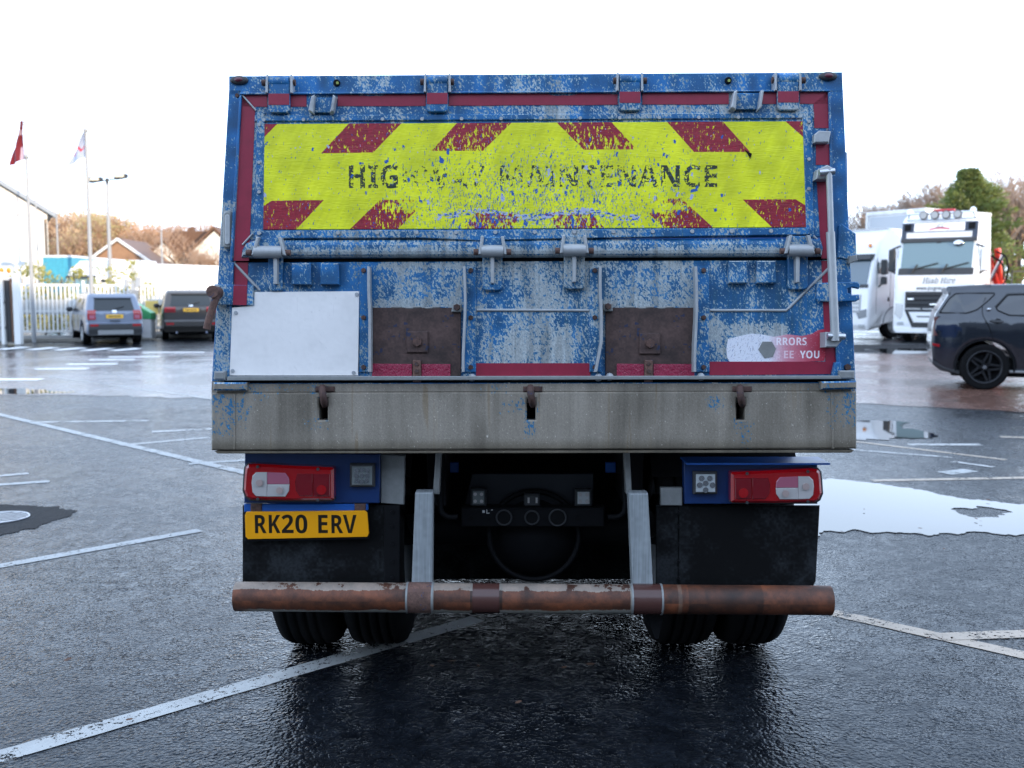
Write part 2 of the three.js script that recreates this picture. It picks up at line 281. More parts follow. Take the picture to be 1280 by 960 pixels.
// ---------------------------------------------------------------- buildings, fences, trees and vehicles beyond
const scaleAt = (Z) => F / Z;
const sideProfile = (pts, w, b) => { const g = prism(pts, -w / 2, w / 2, b); g.rotateY(-Math.PI / 2); return g; }; // pts are (z, y)
{ // the long shed behind the photographer, whose shade covers the yard
  const t = thing('warehouse', 'long grey shed behind the camera that shades the yard, out of view', 'warehouse', [38, 0, 27]);
  const m = mat({ name: 'grey_cladding', color: C(0.3, 0.31, 0.32), roughness: 0.6, map: rep(streakTex, 0.2) });
  part('wall', box(-62, 62, 0, 16.6, 0, 22, 0), m, t); part('roof', sideProfile([[-0.6, 16.5], [11, 19.6], [22.6, 16.5]], 125, 0.05), m, t); for (let i = 0; i < 5; i++) part('shutter_door', box(-44 + i * 20, -39 + i * 20, 0, 5, -0.08, -0.02, 0.02), M.plastic, t);
}
const wallWhite = mat({ name: 'white_cladding', color: C(0.72, 0.72, 0.71), roughness: 0.6, map: rep(grimeTex, 0.3) });
{ // shed at the far left, gable towards us
  const Z = 62, e = at(59, 268, Z), x1 = e.x, t = thing('warehouse', 'pale shed with a sloping grey roof edge at the far left', 'warehouse', [x1, 0, -Z], 0.5), W = 26, eave = e.y, ridge = eave + 8.2;
  const gab = [[0, 0], [0, eave], [-W / 2, ridge], [-W, eave], [-W, 0]]; part('wall', buv(prism(gab, -34, 0, 0.02)), wallWhite, t);
  const slope = (ridge - eave) / (W / 2), clad = mat({ name: 'ribbed_cladding', color: C(0.62, 0.58, 0.55), roughness: 0.5 });
  for (let i = 0; i < 30; i++) { const x = -0.35 - i * 0.42, y = eave + slope * -x; part('cladding_rib', box(x - 0.16, x + 0.16, eave - 0.1, y - 0.15, 0, 0.06, 0.02), clad, t); }
  part('barge_board', buv(prism([[0.5, eave - 0.25], [0.5, eave + 0.02], [-W / 2, ridge + 0.4], [-W / 2, ridge + 0.1]], -0.1, 0.3, 0.02)), mat({ name: 'slate_grey_trim', color: C(0.2, 0.24, 0.29), roughness: 0.5 }), t);
  part('roof', buv(prism([[0.5, eave + 0.02], [0.5, eave + 0.1], [-W / 2, ridge + 0.48], [-W - 0.5, eave + 0.1], [-W - 0.5, eave], [-W / 2, ridge + 0.38]], -34, -0.12, 0)), mat({ color: C(0.3, 0.31, 0.33), roughness: 0.6 }), t);
  part('gutter', box(0.02, 0.18, eave - 0.35, eave - 0.18, -34, 0.2, 0.05), M.plastic, t); part('downpipe', cyl(V3(-0.12, 0, 0.12), V3(-0.12, eave - 0.3, 0.12), 0.07, 0.07, 10), mat({ name: 'brown_pipe', color: C(0.25, 0.17, 0.1), roughness: 0.6 }), t);
}
{ // house with a brown roof and white gables
  const Z = 84, a = at(202, 336, Z), t = thing('house', 'house with a brown tiled roof and white gables behind the bare tree', 'house', [at(238, 336, Z).x, 0, -Z]);
  const k = Z / F, roofM = mat({ name: 'brown_roof_tile', color: C(0.16, 0.085, 0.05), roughness: 0.8, map: rep(streakTex, 0.5) }), brick = mat({ name: 'white_render', color: C(0.72, 0.68, 0.6), roughness: 0.8 });
  const y0 = at(0, 312, Z).y, y1 = at(0, 289, Z).y; // eaves, ridge
  part('wall', box(-2.6, 5, 0, y0, -7, 0, 0), brick, t);
  const g = new THREE.BufferGeometry(); part('roof', buv(prism([[-3, y0 - 0.2], [-1.2, y1], [3.9, y1], [5.4, y0 - 0.2]], -7.3, 0.25, 0.03)), roofM, t);
  const wing = (x, w, h) => { part('gable', buv(prism([[x - w, 0], [x + w, 0], [x + w, h - w * 0.9], [x, h], [x - w, h - w * 0.9]], 0.05, 1.6, 0.02)), brick, t); part('gable_roof', buv(prism([[x - w - 0.3, h - w * 0.9 - 0.3], [x, h + 0.15], [x + w + 0.3, h - w * 0.9 - 0.3], [x + w + 0.3, h - w * 0.9], [x, h + 0.42], [x - w - 0.3, h - w * 0.9]], -3, 1.75, 0.02)), roofM, t); };
  wing(2.5, 2.1, y1 - 0.1); wing(-1.7, 1.0, y0 + 0.5);
  part('chimney', box(-0.85, -0.4, y1 - 0.6, y1 + 0.5, -3, -2.3, 0.02), roofM, t); for (const [x, y] of [[2.1, y0 - 1.4], [-1.7, y0 - 1.6]]) part('window', box(x - 0.45, x + 0.45, y - 0.6, y + 0.5, 1.6, 1.68, 0.02), M.darkGlass, t);
}
{ // small gable roof behind the trailer
  const Z = 78, p = at(148, 322, Z), t = thing('house', 'orange house whose gable roof shows above the white trailer', 'house', [p.x, 0, -Z]), h = at(0, 302, Z).y;
  part('wall', buv(prism([[-2.8, 0], [2.8, 0], [2.8, h - 2], [0, h], [-2.8, h - 2]], -6, 0, 0.02)), mat({ name: 'orange_brick', color: C(0.34, 0.2, 0.12), roughness: 0.8, map: rep(grimeTex, 1) }), t);
  part('verge', buv(prism([[-3.2, h - 2.2], [0, h + 0.05], [3.2, h - 2.2], [3.2, h - 1.95], [0, h + 0.3], [-3.2, h - 1.95]], 0.02, 0.2, 0.02)), M.white, t); part('roof', buv(prism([[-3.1, h - 2.05], [0, h + 0.02], [3.1, h - 2.05], [3.1, h - 1.92], [0, h + 0.26], [-3.1, h - 1.92]], -6.2, 0.015, 0.01)), mat({ name: 'orange_tile', color: C(0.17, 0.11, 0.085), roughness: 0.8 }), t);
}
// --- palisade fence and gate on the left
{
  const Z0 = 34, xa = at(28, 420, Z0).x, bars = mat({ name: 'white_fence_paint', color: C(0.74, 0.74, 0.72), roughness: 0.5 });
  const pale = box(-0.03, 0.03, 0, 1.66, -0.012, 0.012, 0.006), band = mat({ name: 'pale_band_sheet', color: C(0.66, 0.67, 0.66), roughness: 0.6, map: rep(grimeTex, 0.4) });
  const fence = (x0, x1, z0, z1, label, group) => {
    const L = Math.hypot(x1 - x0, z1 - z0), t = thing('palisade_fence', label, 'fence', [x0, 0, z0], -Math.atan2(z1 - z0, x1 - x0), group);
    part('plinth', box(0, L, 0, 0.2, -0.09, 0.09, 0.02), mat({ name: 'plinth_concrete', color: C(0.3, 0.3, 0.29), roughness: 0.8 }), t);
    for (const y of [0.34, 1.02, 1.92]) part('rail', box(0, L, y - 0.035, y + 0.035, -0.05, -0.01, 0.008), bars, t);
    part('sheet_band', box(0.05, L - 0.05, 0.92, 1.42, -0.1, -0.07, 0.004), band, t);
    for (let x = 0.06; x < L; x += 0.135) { const m = part('pale', pale, bars, t); m.position.set(x, 0.3, 0.006); }
    for (let x = 0; x <= L + 0.1; x += Math.max(2.4, L / Math.ceil(L / 2.9))) part('post', box(x - 0.045, x + 0.045, 0, 2.1, -0.1, -0.02, 0.01), bars, t);
    return t;
  };
  fence(at(27, 420, Z0).x, at(102, 420, Z0 + 0.6).x, -Z0, -Z0 - 0.6, 'white railing with a pale solid band left of the grey car');
  fence(at(106, 420, Z0 + 2).x, at(168, 420, Z0 + 2.2).x, -Z0 - 2, -Z0 - 2.2, 'white railing behind the grey car');
  fence(at(172, 420, Z0 + 4).x, at(300, 420, Z0 + 4).x, -Z0 - 4, -Z0 - 4, 'white railing behind the black car, right of the keypad post');
  fence(at(-330, 420, Z0).x, at(-70, 420, Z0).x, -Z0, -Z0, 'white railing running on past the left edge');
  // gate post frame at the far left
  const gp = thing('gate_post', 'tall white gate frame with dark stripes and amber lamps at the far left', 'gate', [at(14, 430, 32).x, 0, -32]), k = 32 / F, X = (px) => (px - 14) * k;
  part('upright', box(X(20), X(28), 0, at(0, 342, 32).y, -0.1, 0.1, 0.02), bars, gp); part('upright', box(X(4), X(8), 0, at(0, 340, 32).y, -0.1, 0.1, 0.02), bars, gp); part('cross_bar', box(X(4), X(28), at(0, 352, 32).y, at(0, 346, 32).y, -0.12, -0.02, 0.02), bars, gp);
  part('guide_roller', [cyl(V3(X(10.5), 0.1, 0), V3(X(10), 2.05, 0), 0.04), cyl(V3(X(14), 0.1, 0), V3(X(13), 2.05, 0), 0.05)], M.plastic, gp); part('guide_strip', cyl(V3(X(17.5), 0.1, 0.02), V3(X(17), 2.1, 0.02), 0.035), mat({ name: 'brown_timber', color: C(0.15, 0.08, 0.05), roughness: 0.7 }), gp);
  for (const px of [6, 15]) { const s = new THREE.SphereGeometry(0.07, 12, 8); s.scale(1, 1.3, 1); s.translate(X(px), at(0, 338, 32).y, 0); part('amber_lamp', s, M.orange, gp); }
  part('bracket', [box(X(2), X(8), 0.5, 0.58, -0.05, 0.05), box(X(2), X(8), 1.3, 1.38, -0.05, 0.05)], M.plastic, gp);
  const lg = thing('sliding_gate', 'grey barred gate leaf at the left edge', 'gate', [at(-60, 430, 32.5).x, 0, -32.5]); for (let i = 0; i < 14; i++) part('bar', box(i * 0.13, i * 0.13 + 0.04, 0.1, 1.9, -0.02, 0.02, 0.005), M.galv, lg); part('rail', [box(-0.1, 1.75, 0.08, 0.16, -0.03, 0.03), box(-0.1, 1.75, 1.84, 1.92, -0.03, 0.03)], M.galv, lg);
  // kerb at the fence foot
  struct('kerb', box(at(-80, 430, 33.2).x, at(104, 430, 33.2).x, 0, 0.13, -33.9, -33.6, 0.02), mat({ name: 'kerb_stone', color: C(0.2, 0.19, 0.17), roughness: 0.8, map: rep(grimeTex, 1) })); struct('kerb', box(at(165, 425, 35).x, at(330, 425, 36).x, 0, 0.13, -37.5, -37.2, 0.02), mat({ name: 'kerb_stone', color: C(0.2, 0.19, 0.17), roughness: 0.8, map: rep(grimeTex, 1) }));
  // keypad post, barrier light and signs
  const kp = thing('keypad_post', 'grey post with a control box between the two parked cars', 'control post', [at(166, 420, 35).x, 0, -35.2]), q = 35 / F;
  part('post', box(-0.06, 0.06, 0, 2.0, -0.06, 0.06, 0.01), M.galv, kp); part('cabinet', box(-0.16, 0.14, 1.1, 1.75, -0.1, 0.1, 0.02), mat({ name: 'grey_cabinet', color: C(0.22, 0.24, 0.26), roughness: 0.5 }), kp); part('arm', box(-0.28, 0.2, 2.02, 2.08, -0.03, 0.03, 0.01), M.galv, kp); part('reader', box(-0.3, -0.18, 1.85, 2.15, -0.06, 0.06, 0.02), M.galv, kp); part('reader', box(0.1, 0.26, 1.85, 2.2, -0.06, 0.06, 0.02), M.galv, kp);
  const rs = thing('barrier_light', 'small red signal on a short post right of the grey car', 'signal', [at(173, 400, 34.8).x, 0, -34.8]); part('post', cyl(V3(0, 0, 0), V3(0, 0.95, 0), 0.04), M.galv, rs); part('lamp', box(-0.1, 0.1, 0.85, 1.2, -0.08, 0.08, 0.03), mat({ name: 'red_signal', color: C(0.6, 0.02, 0.03), roughness: 0.3 }), rs);
  const gs = thing('bin', 'green and white bin beside the grey car', 'bin', [at(182, 410, 35.6).x, 0, -35.6]); part('body', box(-0.28, 0.28, 0.05, 0.75, -0.25, 0.25, 0.04), M.white, gs); part('lid', buv(prism([[-0.3, 0.72], [0.3, 0.72], [0.3, 0.95], [-0.26, 1.28]], -0.26, 0.26, 0.03)), mat({ name: 'green_plastic', color: C(0.06, 0.34, 0.14), roughness: 0.4 }), gs);
  const ys = thing('notice_board', 'yellow notice on the white railing between the cars', 'sign', [at(191, 400, 37.8).x, 0, -37.75]); part('panel', box(-0.24, 0.24, 0.85, 1.36, -0.01, 0.02, 0.005), mat({ name: 'yellow_sign', color: C(0.8, 0.58, 0.16), roughness: 0.5 }), ys); part('leg', [box(-0.2, -0.16, 0, 0.85, -0.01, 0.01, 0), box(0.16, 0.2, 0, 0.85, -0.01, 0.01, 0)], M.galv, ys);
}
// --- poles, flags, lamp post
{
  const pole = mat({ name: 'white_pole_paint', color: C(0.3, 0.31, 0.32), roughness: 0.5 });
  const fp = (px, Z, top, r, name, label, cat) => { const p = at(px, 430, Z), t = thing(name, label, cat, [p.x, 0, -Z]); const h = at(px, top, Z).y; part('pole', cyl(V3(0, 0, 0), V3(0, h, 0), r, r * 0.6, 12), pole, t); const f = new THREE.SphereGeometry(r * 1.1, 10, 8); f.translate(0, h, 0); part('finial', f, pole, t); return [t, h]; };
  const [a, ha] = fp(43, 33.6, 196, 0.07, 'flag_pole', 'white flagpole flying the red flag, nearest the left edge', 'flagpole');
  const [b, hb] = fp(117, 36, 163, 0.08, 'flag_pole', 'white flagpole flying the white flag, behind the grey car', 'flagpole');
  fp(52, 58, 197, 0.06, 'lighting_pole', 'thin white pole just right of the red flag', 'pole'); fp(206, 60, 288, 0.07, 'lighting_pole', 'thin white pole left of the brown-roofed house', 'pole'); fp(77, 60, 268, 0.07, 'lighting_pole', 'thin white pole in front of the orange trees', 'pole');
  part('pole_tip', cyl(V3(0, ha, 0), V3(-0.02, at(43, 150, 33.6).y, 0), 0.035, 0.02, 8), pole, a);
  const cloth = (t, px, py, Z, pts, colorFn, mName) => { // pts: hanging outline, hoist on the right; a drooping, folded cloth
    const n = 18, m = 26; const g = drape((s, v) => { const L = pts(v), x = lerp(L[1], L[0], s), p = at(x, L[2] + (L[3] - L[2]) * s, Z); return V3(p.x - t.position.x, p.y, 0.1 * Math.sin(s * 9 + v * 4) * (0.3 + s)); }, n, m);
    const tx = dataTex(128, 128, (x, y, o) => colorFn(x / 128, y / 128, o), true); tx.wrapS = tx.wrapT = THREE.ClampToEdgeWrapping; const mm = new THREE.MeshPhysicalMaterial({ map: tx, roughness: 0.9, transmission: 0.4, thickness: 0, side: THREE.DoubleSide }); mm.name = mName; return [g, mm];
  };
  const flag = (t, Z, pts, colorFn, mName, label) => { const [g, mm] = cloth(t, 0, 0, Z, pts, colorFn, mName); const f = part('flag', g, mm, scene); f.position.copy(t.position); f.name = numbered('flag'); tag(f, label, 'flag'); };
  // [x far, x hoist, y hoist, y far] for v from top to bottom
  flag(a, 33.6, (v) => [lerp(27, 11, v) + 1.5 * Math.sin(v * 7), lerp(28.3, 31, v), lerp(150, 199, v), lerp(152, 207, v)], (s, v, o) => { const w = (s < 0.3 && v > 0.65) || (v > 0.2 && v < 0.34 && s > 0.15 && s < 0.7); o[0] = w ? 190 : 118; o[1] = w ? 165 : 14; o[2] = w ? 175 : 32; }, 'red_flag_cloth', 'limp red flag with white patches on the left flagpole');
  flag(b, 36, (v) => [lerp(106, 84, Math.pow(v, 0.8)), lerp(108.6, 110, v), lerp(163, 194, v), lerp(166, 208, v)], (s, v, o) => { const zz = 0.5 + 0.09 * Math.abs(((s * 5) % 2) - 1) * 2 - 0.05 + 0.12 * s, r = Math.abs(v - zz) < 0.045; o[0] = r ? 190 : 172; o[1] = r ? 50 : 179; o[2] = r ? 70 : 196; }, 'white_flag_cloth', 'limp white flag with a red zigzag on the second flagpole');
  const Z = 47, p = at(140, 400, Z), t = thing('lamp_post', 'white lamp post with two floodlight heads on a crossarm', 'street lamp', [p.x, 0, -Z]), h = at(138, 226, Z).y, q = Z / F;
  part('pole', cyl(V3(0, 0, 0), V3(0, h, 0), 0.11, 0.06, 12), pole, t); part('crossarm', cyl(V3(-16 * q, h - 0.05, 0), V3(14 * q, h + 0.1, 0), 0.035, 0.035, 8), M.plastic, t); part('spigot', cyl(V3(0, h - 0.15, 0), V3(0, h + 0.12, 0), 0.07), M.plastic, t);
  for (const [x, y] of [[-18, -1], [13, 3]]) { const hd = part('flood_head', buv(prism([[x * q - 0.1, h + y * q - 0.06], [x * q + 0.42, h + y * q + 0.02], [x * q + 0.44, h + y * q + 0.2], [x * q - 0.08, h + y * q + 0.2]].map(([a2, b2]) => [a2, b2]), -0.2, 0.2, 0.03)), M.plastic, t); part('diffuser', box(x * q - 0.04, x * q + 0.38, h + y * q + 0.03, h + y * q + 0.16, 0.2, 0.22, 0.01), mat({ name: 'lamp_diffuser', color: C(0.7, 0.64, 0.5), roughness: 0.4 }), hd); }
}
// --- trees
function limbs(seed, h, spread, depth, r0, { up = 0.5, clear = 0.25, split = 3, droop = 0 } = {}) {
  const r = rng(seed), thick = [], thin = [], tips = [];
  const grow = (p, d, len, rad, k) => {
    const n = d.clone().add(V3((r() - 0.5) * 0.3, (r() - 0.3) * 0.25 * up, (r() - 0.5) * 0.3)).normalize(), q = p.clone().addScaledVector(n, len);
    (k >= depth - 2 ? thick : thin).push(cyl(p, q, rad, rad * 0.68, k >= depth - 1 ? 8 : k > 1 ? 5 : 3, true)); if (k <= 2) tips.push([q, n]);
    if (k <= 0) return; const c = k === depth ? split + 2 : split + (r() < 0.4 ? 1 : 0);
    for (let i = 0; i < c; i++) { const a = (i + r()) / c * 6.283, t = spread * (0.6 + 0.6 * r()), e = V3(Math.cos(a) * t, up * (0.7 + 0.5 * r()) - droop, Math.sin(a) * t); const o = n.clone().multiplyScalar(0.75).add(e).normalize(); grow(p.clone().lerp(q, 0.55 + 0.45 * r()), o, len * (0.62 + 0.22 * r()), rad * 0.58, k - 1); }
  };
  grow(V3(0, 0, 0), V3(0, 1, 0), h * (clear + 0.12), r0, depth); const all = join(thin); all.computeBoundingBox(); const kk = h / all.boundingBox.max.y; for (const [p] of tips) p.multiplyScalar(kk); return { thick: join(thick).scale(kk, kk, kk), thin: all.scale(kk, kk, kk), tips };
}
function leafCloud(tips, seed, per, size, R) {
  const r = rng(seed), pos = [], idx = [], nor = []; let k = 0;
  for (const [p] of tips) for (let i = 0; i < per; i++) {
    const c = V3(p.x + (r() + r() - 1) * R, p.y + (r() + r() - 1) * R * 0.8, p.z + (r() + r() - 1) * R), s = size * (0.6 + 0.8 * r()), a = V3(r() - 0.5, r() - 0.5, r() - 0.5).normalize(), b = V3(r() - 0.5, r() - 0.5, r() - 0.5).cross(a).normalize(), n = a.clone().cross(b);
    for (const [x, y] of [[-1, 0], [0, -0.5], [1, 0], [0, 0.5]]) { pos.push(c.x + (a.x * x + b.x * y) * s, c.y + (a.y * x + b.y * y) * s, c.z + (a.z * x + b.z * y) * s); nor.push(n.x, n.y, n.z); }
    idx.push(k, k + 1, k + 2, k, k + 2, k + 3); k += 4;
  }
  const g = new THREE.BufferGeometry(); g.setAttribute('position', new THREE.Float32BufferAttribute(pos, 3)); g.setAttribute('normal', new THREE.Float32BufferAttribute(nor, 3)); g.setIndex(idx); return g;
}
const leafMat = (n, r, g, b) => { const m = new THREE.MeshPhysicalMaterial({ color: C(r, g, b), roughness: 0.9, transmission: 0.35, thickness: 0, side: THREE.DoubleSide }); m.name = n; return m; };
const barkM = mat({ name: 'bark', color: C(0.12, 0.08, 0.055), roughness: 0.9 }), twigM = mat({ name: 'twig', color: C(0.42, 0.28, 0.19), roughness: 0.9 }), twigGrey = mat({ name: 'grey_twig', color: C(0.34, 0.25, 0.19), roughness: 0.9 });
{
  const L = { orange: leafMat('orange_leaf', 0.68, 0.38, 0.19), tan: leafMat('tan_leaf', 0.72, 0.52, 0.32), green: leafMat('olive_leaf', 0.54, 0.47, 0.22), brown: leafMat('russet_leaf', 0.5, 0.28, 0.17) };
  const protoT = [[3, 'tan'], [8, 'orange'], [14, 'brown']].map(([seed, c]) => { const b = limbs(seed, 9, 0.75, 5, 0.2, { clear: 0.12, up: 0.5 }); return { b, leaves: leafCloud(b.tips, seed, c === 'brown' ? 1 : 3, 0.085, 0.75) }; });
  const tree = (kind, px, Z, h, col, label, group, wide = 1) => {
    const p = at(px, 400, Z), t = thing('autumn_tree', label, 'tree', [p.x, 0, -Z], px * 0.7, group), k = protoT[kind]; t.scale.set(h / 7.4 * wide, h / 7.7, h / 7.4 * wide);
    part('trunk', k.b.thick, barkM, t); part('branches', k.b.thin, twigM, t); part('crown', k.leaves, L[col], t); return t;
  };
  tree(0, 72, 92, 8.4, 'tan', 'tan autumn tree next to the pale shed', null, 1.1); tree(1, 92, 100, 8.8, 'tan', 'autumn tree second right of the pale shed', null, 1.2); tree(0, 116, 96, 8.6, 'tan', 'autumn tree behind the white flagpole', null, 1.2); tree(1, 134, 94, 8.2, 'green', 'olive tree behind the lamp post', null, 1.1);
  tree(0, 156, 98, 8.2, 'orange', 'orange autumn tree right of the lamp post', null, 1.1); tree(1, 176, 96, 7.6, 'orange', 'orange autumn tree above the white trailer roof', null, 1.2); tree(2, 194, 92, 6.8, 'brown', 'russet autumn tree left of the brown-roofed house', null, 1.2); tree(2, 105, 90, 6.2, 'green', 'low olive tree between the white poles', null, 1.4); tree(0, 60, 104, 7, 'orange', 'autumn tree partly behind the pale shed', null, 1.2); tree(2, 214, 98, 7.6, 'brown', 'bare russet tree rising over the brown roof', null, 1); tree(2, 262, 96, 7.6, 'brown', 'russet tree right of the house by the lorry', null, 1.1);
  { const Z = 76, p = at(247, 392, Z), t = thing('bare_tree', 'bare spreading tree in front of the white gables', 'tree', [p.x, 0, -Z]), b = limbs(51, 6.6, 0.95, 6, 0.26, { clear: 0.22, up: 0.45 }); part('trunk', b.thick, barkM, t); part('branches', b.thin, twigM, t); }
  for (const [px, Z, h, seed, label] of [[1108, 78, 9.4, 61, 'bare twiggy tree left of the conifer'], [1142, 74, 10.4, 67, 'bare twiggy tree just behind the conifer'], [1268, 62, 10.5, 71, 'bare reddish tree at the right edge'], [1300, 72, 11, 79, 'bare tree rising at the right edge of the photo'], [1236, 84, 11.4, 83, 'bare tall tree behind the right of the conifer']]) {
    const p = at(px, 400, Z), t = thing('bare_tree', label, 'tree', [p.x, 0, -Z], px), b = limbs(seed, h, 0.85, 6, 0.3, { clear: 0.14, up: 0.5 }); part('trunk', b.thick, barkM, t); part('branches', b.thin, twigGrey, t); part('buds', leafCloud(b.tips.filter((_, i) => i % 5 === 0), seed, 1, 0.05, 0.3), leafMat('red_bud', 0.26, 0.13, 0.09), t);
  }
  { // conifer: sprays of needles on drooping boughs
    const Z = 56, p = at(1204, 400, Z), t = thing('conifer_tree', 'green conifer standing behind the white crane lorry', 'tree', [p.x, 0, -Z]), H2 = at(1204, 211, Z).y, r = rng(91), pos = [], nor = [], idx = [], boughs = []; let k = 0;
    part('trunk', cyl(V3(0, 0, 0), V3(0, H2 * 0.96, 0), 0.22, 0.03, 10), barkM, t);
    for (let i = 0; i < 330; i++) {
      const f = Math.pow(r(), 0.8), y = 0.8 + f * (H2 - 1.1), a = r() * 6.283, len = (4.9 * Math.pow(1 - f, 0.95) * (0.8 + 0.35 * Math.sin(a * 3 + f * 9)) + 0.15) * (0.5 + 0.65 * r()), d = V3(Math.cos(a), 0.22 + 0.3 * f, Math.sin(a)).normalize(), b = V3(0, y, 0), e = b.clone().addScaledVector(d, len); boughs.push(cyl(b, e, 0.03, 0.01, 4, true));
      for (let j = 0; j < 90; j++) {
        const q = 0.25 + 0.8 * Math.sqrt(r()), c = b.clone().addScaledVector(d, len * q).add(V3((r() - 0.5) * 0.7, (r() - 0.45) * 0.42, (r() - 0.5) * 0.7)), s = 0.1 + 0.1 * r(), u = V3(d.x + (r() - 0.5), 0.3 * r() + 0.25, d.z + (r() - 0.5)).normalize(), v = V3(r() - 0.5, r() - 0.5, r() - 0.5).cross(u).normalize(), n = u.clone().cross(v);
        for (const [x, w] of [[-0.6, 0], [0, -0.32], [1.1, 0], [0, 0.32]]) { pos.push(c.x + (u.x * x + v.x * w) * s, c.y + (u.y * x + v.y * w) * s, c.z + (u.z * x + v.z * w) * s); nor.push(n.x, n.y, n.z); } idx.push(k, k + 1, k + 2, k, k + 2, k + 3); k += 4;
      }
    }
    const g = new THREE.BufferGeometry(); g.setAttribute('position', new THREE.Float32BufferAttribute(pos, 3)); g.setAttribute('normal', new THREE.Float32BufferAttribute(nor, 3)); g.setIndex(idx);
    part('boughs', boughs, barkM, t); part('foliage', g, leafMat('conifer_needles', 0.17, 0.21, 0.045), t);
  }
  { // hedge behind the fence at the left
    const r = rng(15), tips = []; for (let i = 0; i < 300; i++) tips.push([V3(r() * 7.4, 0.3 + 2.5 * r() * (0.7 + 0.3 * Math.sin(i)), (r() - 0.5) * 1.2)]);
    const p = at(-40, 420, 40), t = thing('hedge', 'yellow green hedge behind the white railing at the left', 'hedge', [p.x, 0, -40]); part('foliage', leafCloud(tips, 16, 26, 0.08, 0.35), leafMat('hedge_leaf', 0.34, 0.32, 0.09), t); part('stems', Array.from({ length: 14 }, (_, i) => cyl(V3(i * 0.52, 0, 0), V3(i * 0.52 + 0.2, 2.2, 0), 0.04, 0.02, 5)), barkM, t);
    const q = thing('shrub', 'low green shrubs along the foot of the brown-roofed house', 'shrub', [at(170, 395, 66).x, 0, -66]), tp = []; for (let i = 0; i < 160; i++) tp.push([V3(r() * 7.5, 0.4 + 2.0 * r(), r() - 0.5)]); part('foliage', leafCloud(tp, 18, 18, 0.1, 0.4), leafMat('shrub_leaf', 0.14, 0.15, 0.05), q); part('stems', Array.from({ length: 8 }, (_, i) => cyl(V3(i, 0, 0), V3(i, 1.6, 0), 0.05, 0.02, 5)), barkM, q);
  }
}

// ---------------------------------------------------------------- vehicles
const tyreShape = (R, w, r) => { const g = new THREE.LatheGeometry([[r, -w / 2 + 0.01], [R * 0.92, -w / 2], [R * 0.985, -w / 2 + 0.02], [R, -w / 2 + 0.05], [R, w / 2 - 0.05], [R * 0.985, w / 2 - 0.02], [R * 0.92, w / 2], [r, w / 2 - 0.01]].map((q) => new THREE.Vector2(...q)), 36); return g; };
function wheel(parent, pos, axis, R, w, rimR, rimMat, spokes = 5, out = 1) { // axis 'x' or 'z'; out: the side that shows
  const g = new THREE.Group(); g.name = 'wheel'; parent.add(g); g.position.copy(pos); if (axis === 'x') g.rotation.z = -Math.PI / 2 * out; else g.rotation.x = Math.PI / 2 * out;
  part('tyre', tyreShape(R, w, rimR), M.rubber, g);
  const bits = [new THREE.LatheGeometry([[rimR * 0.86, w * 0.32], [rimR * 0.93, w * 0.5], [rimR, w * 0.5], [rimR * 1.01, w * 0.44], [rimR, -w * 0.4], [rimR * 0.88, -w * 0.3]].map((q) => new THREE.Vector2(...q)), 36), new THREE.CylinderGeometry(rimR * 0.18, rimR * 0.2, w * 0.2, 16).translate(0, w * 0.36, 0)];
  for (let i = 0; i < spokes; i++) for (const s of [-1, 1]) { const a = i / spokes * 6.283, b = new THREE.BoxGeometry(rimR * 0.78, w * 0.12, rimR * 0.115); b.rotateY(s * 0.13); b.translate(rimR * 0.53, w * 0.37, s * rimR * 0.13); b.rotateY(a); bits.push(b); }
  part('rim', bits, rimMat, g); const back = new THREE.CylinderGeometry(rimR * 0.95, rimR * 0.95, 0.02, 28); part('brake', back, M.black, g);
  return g;
}
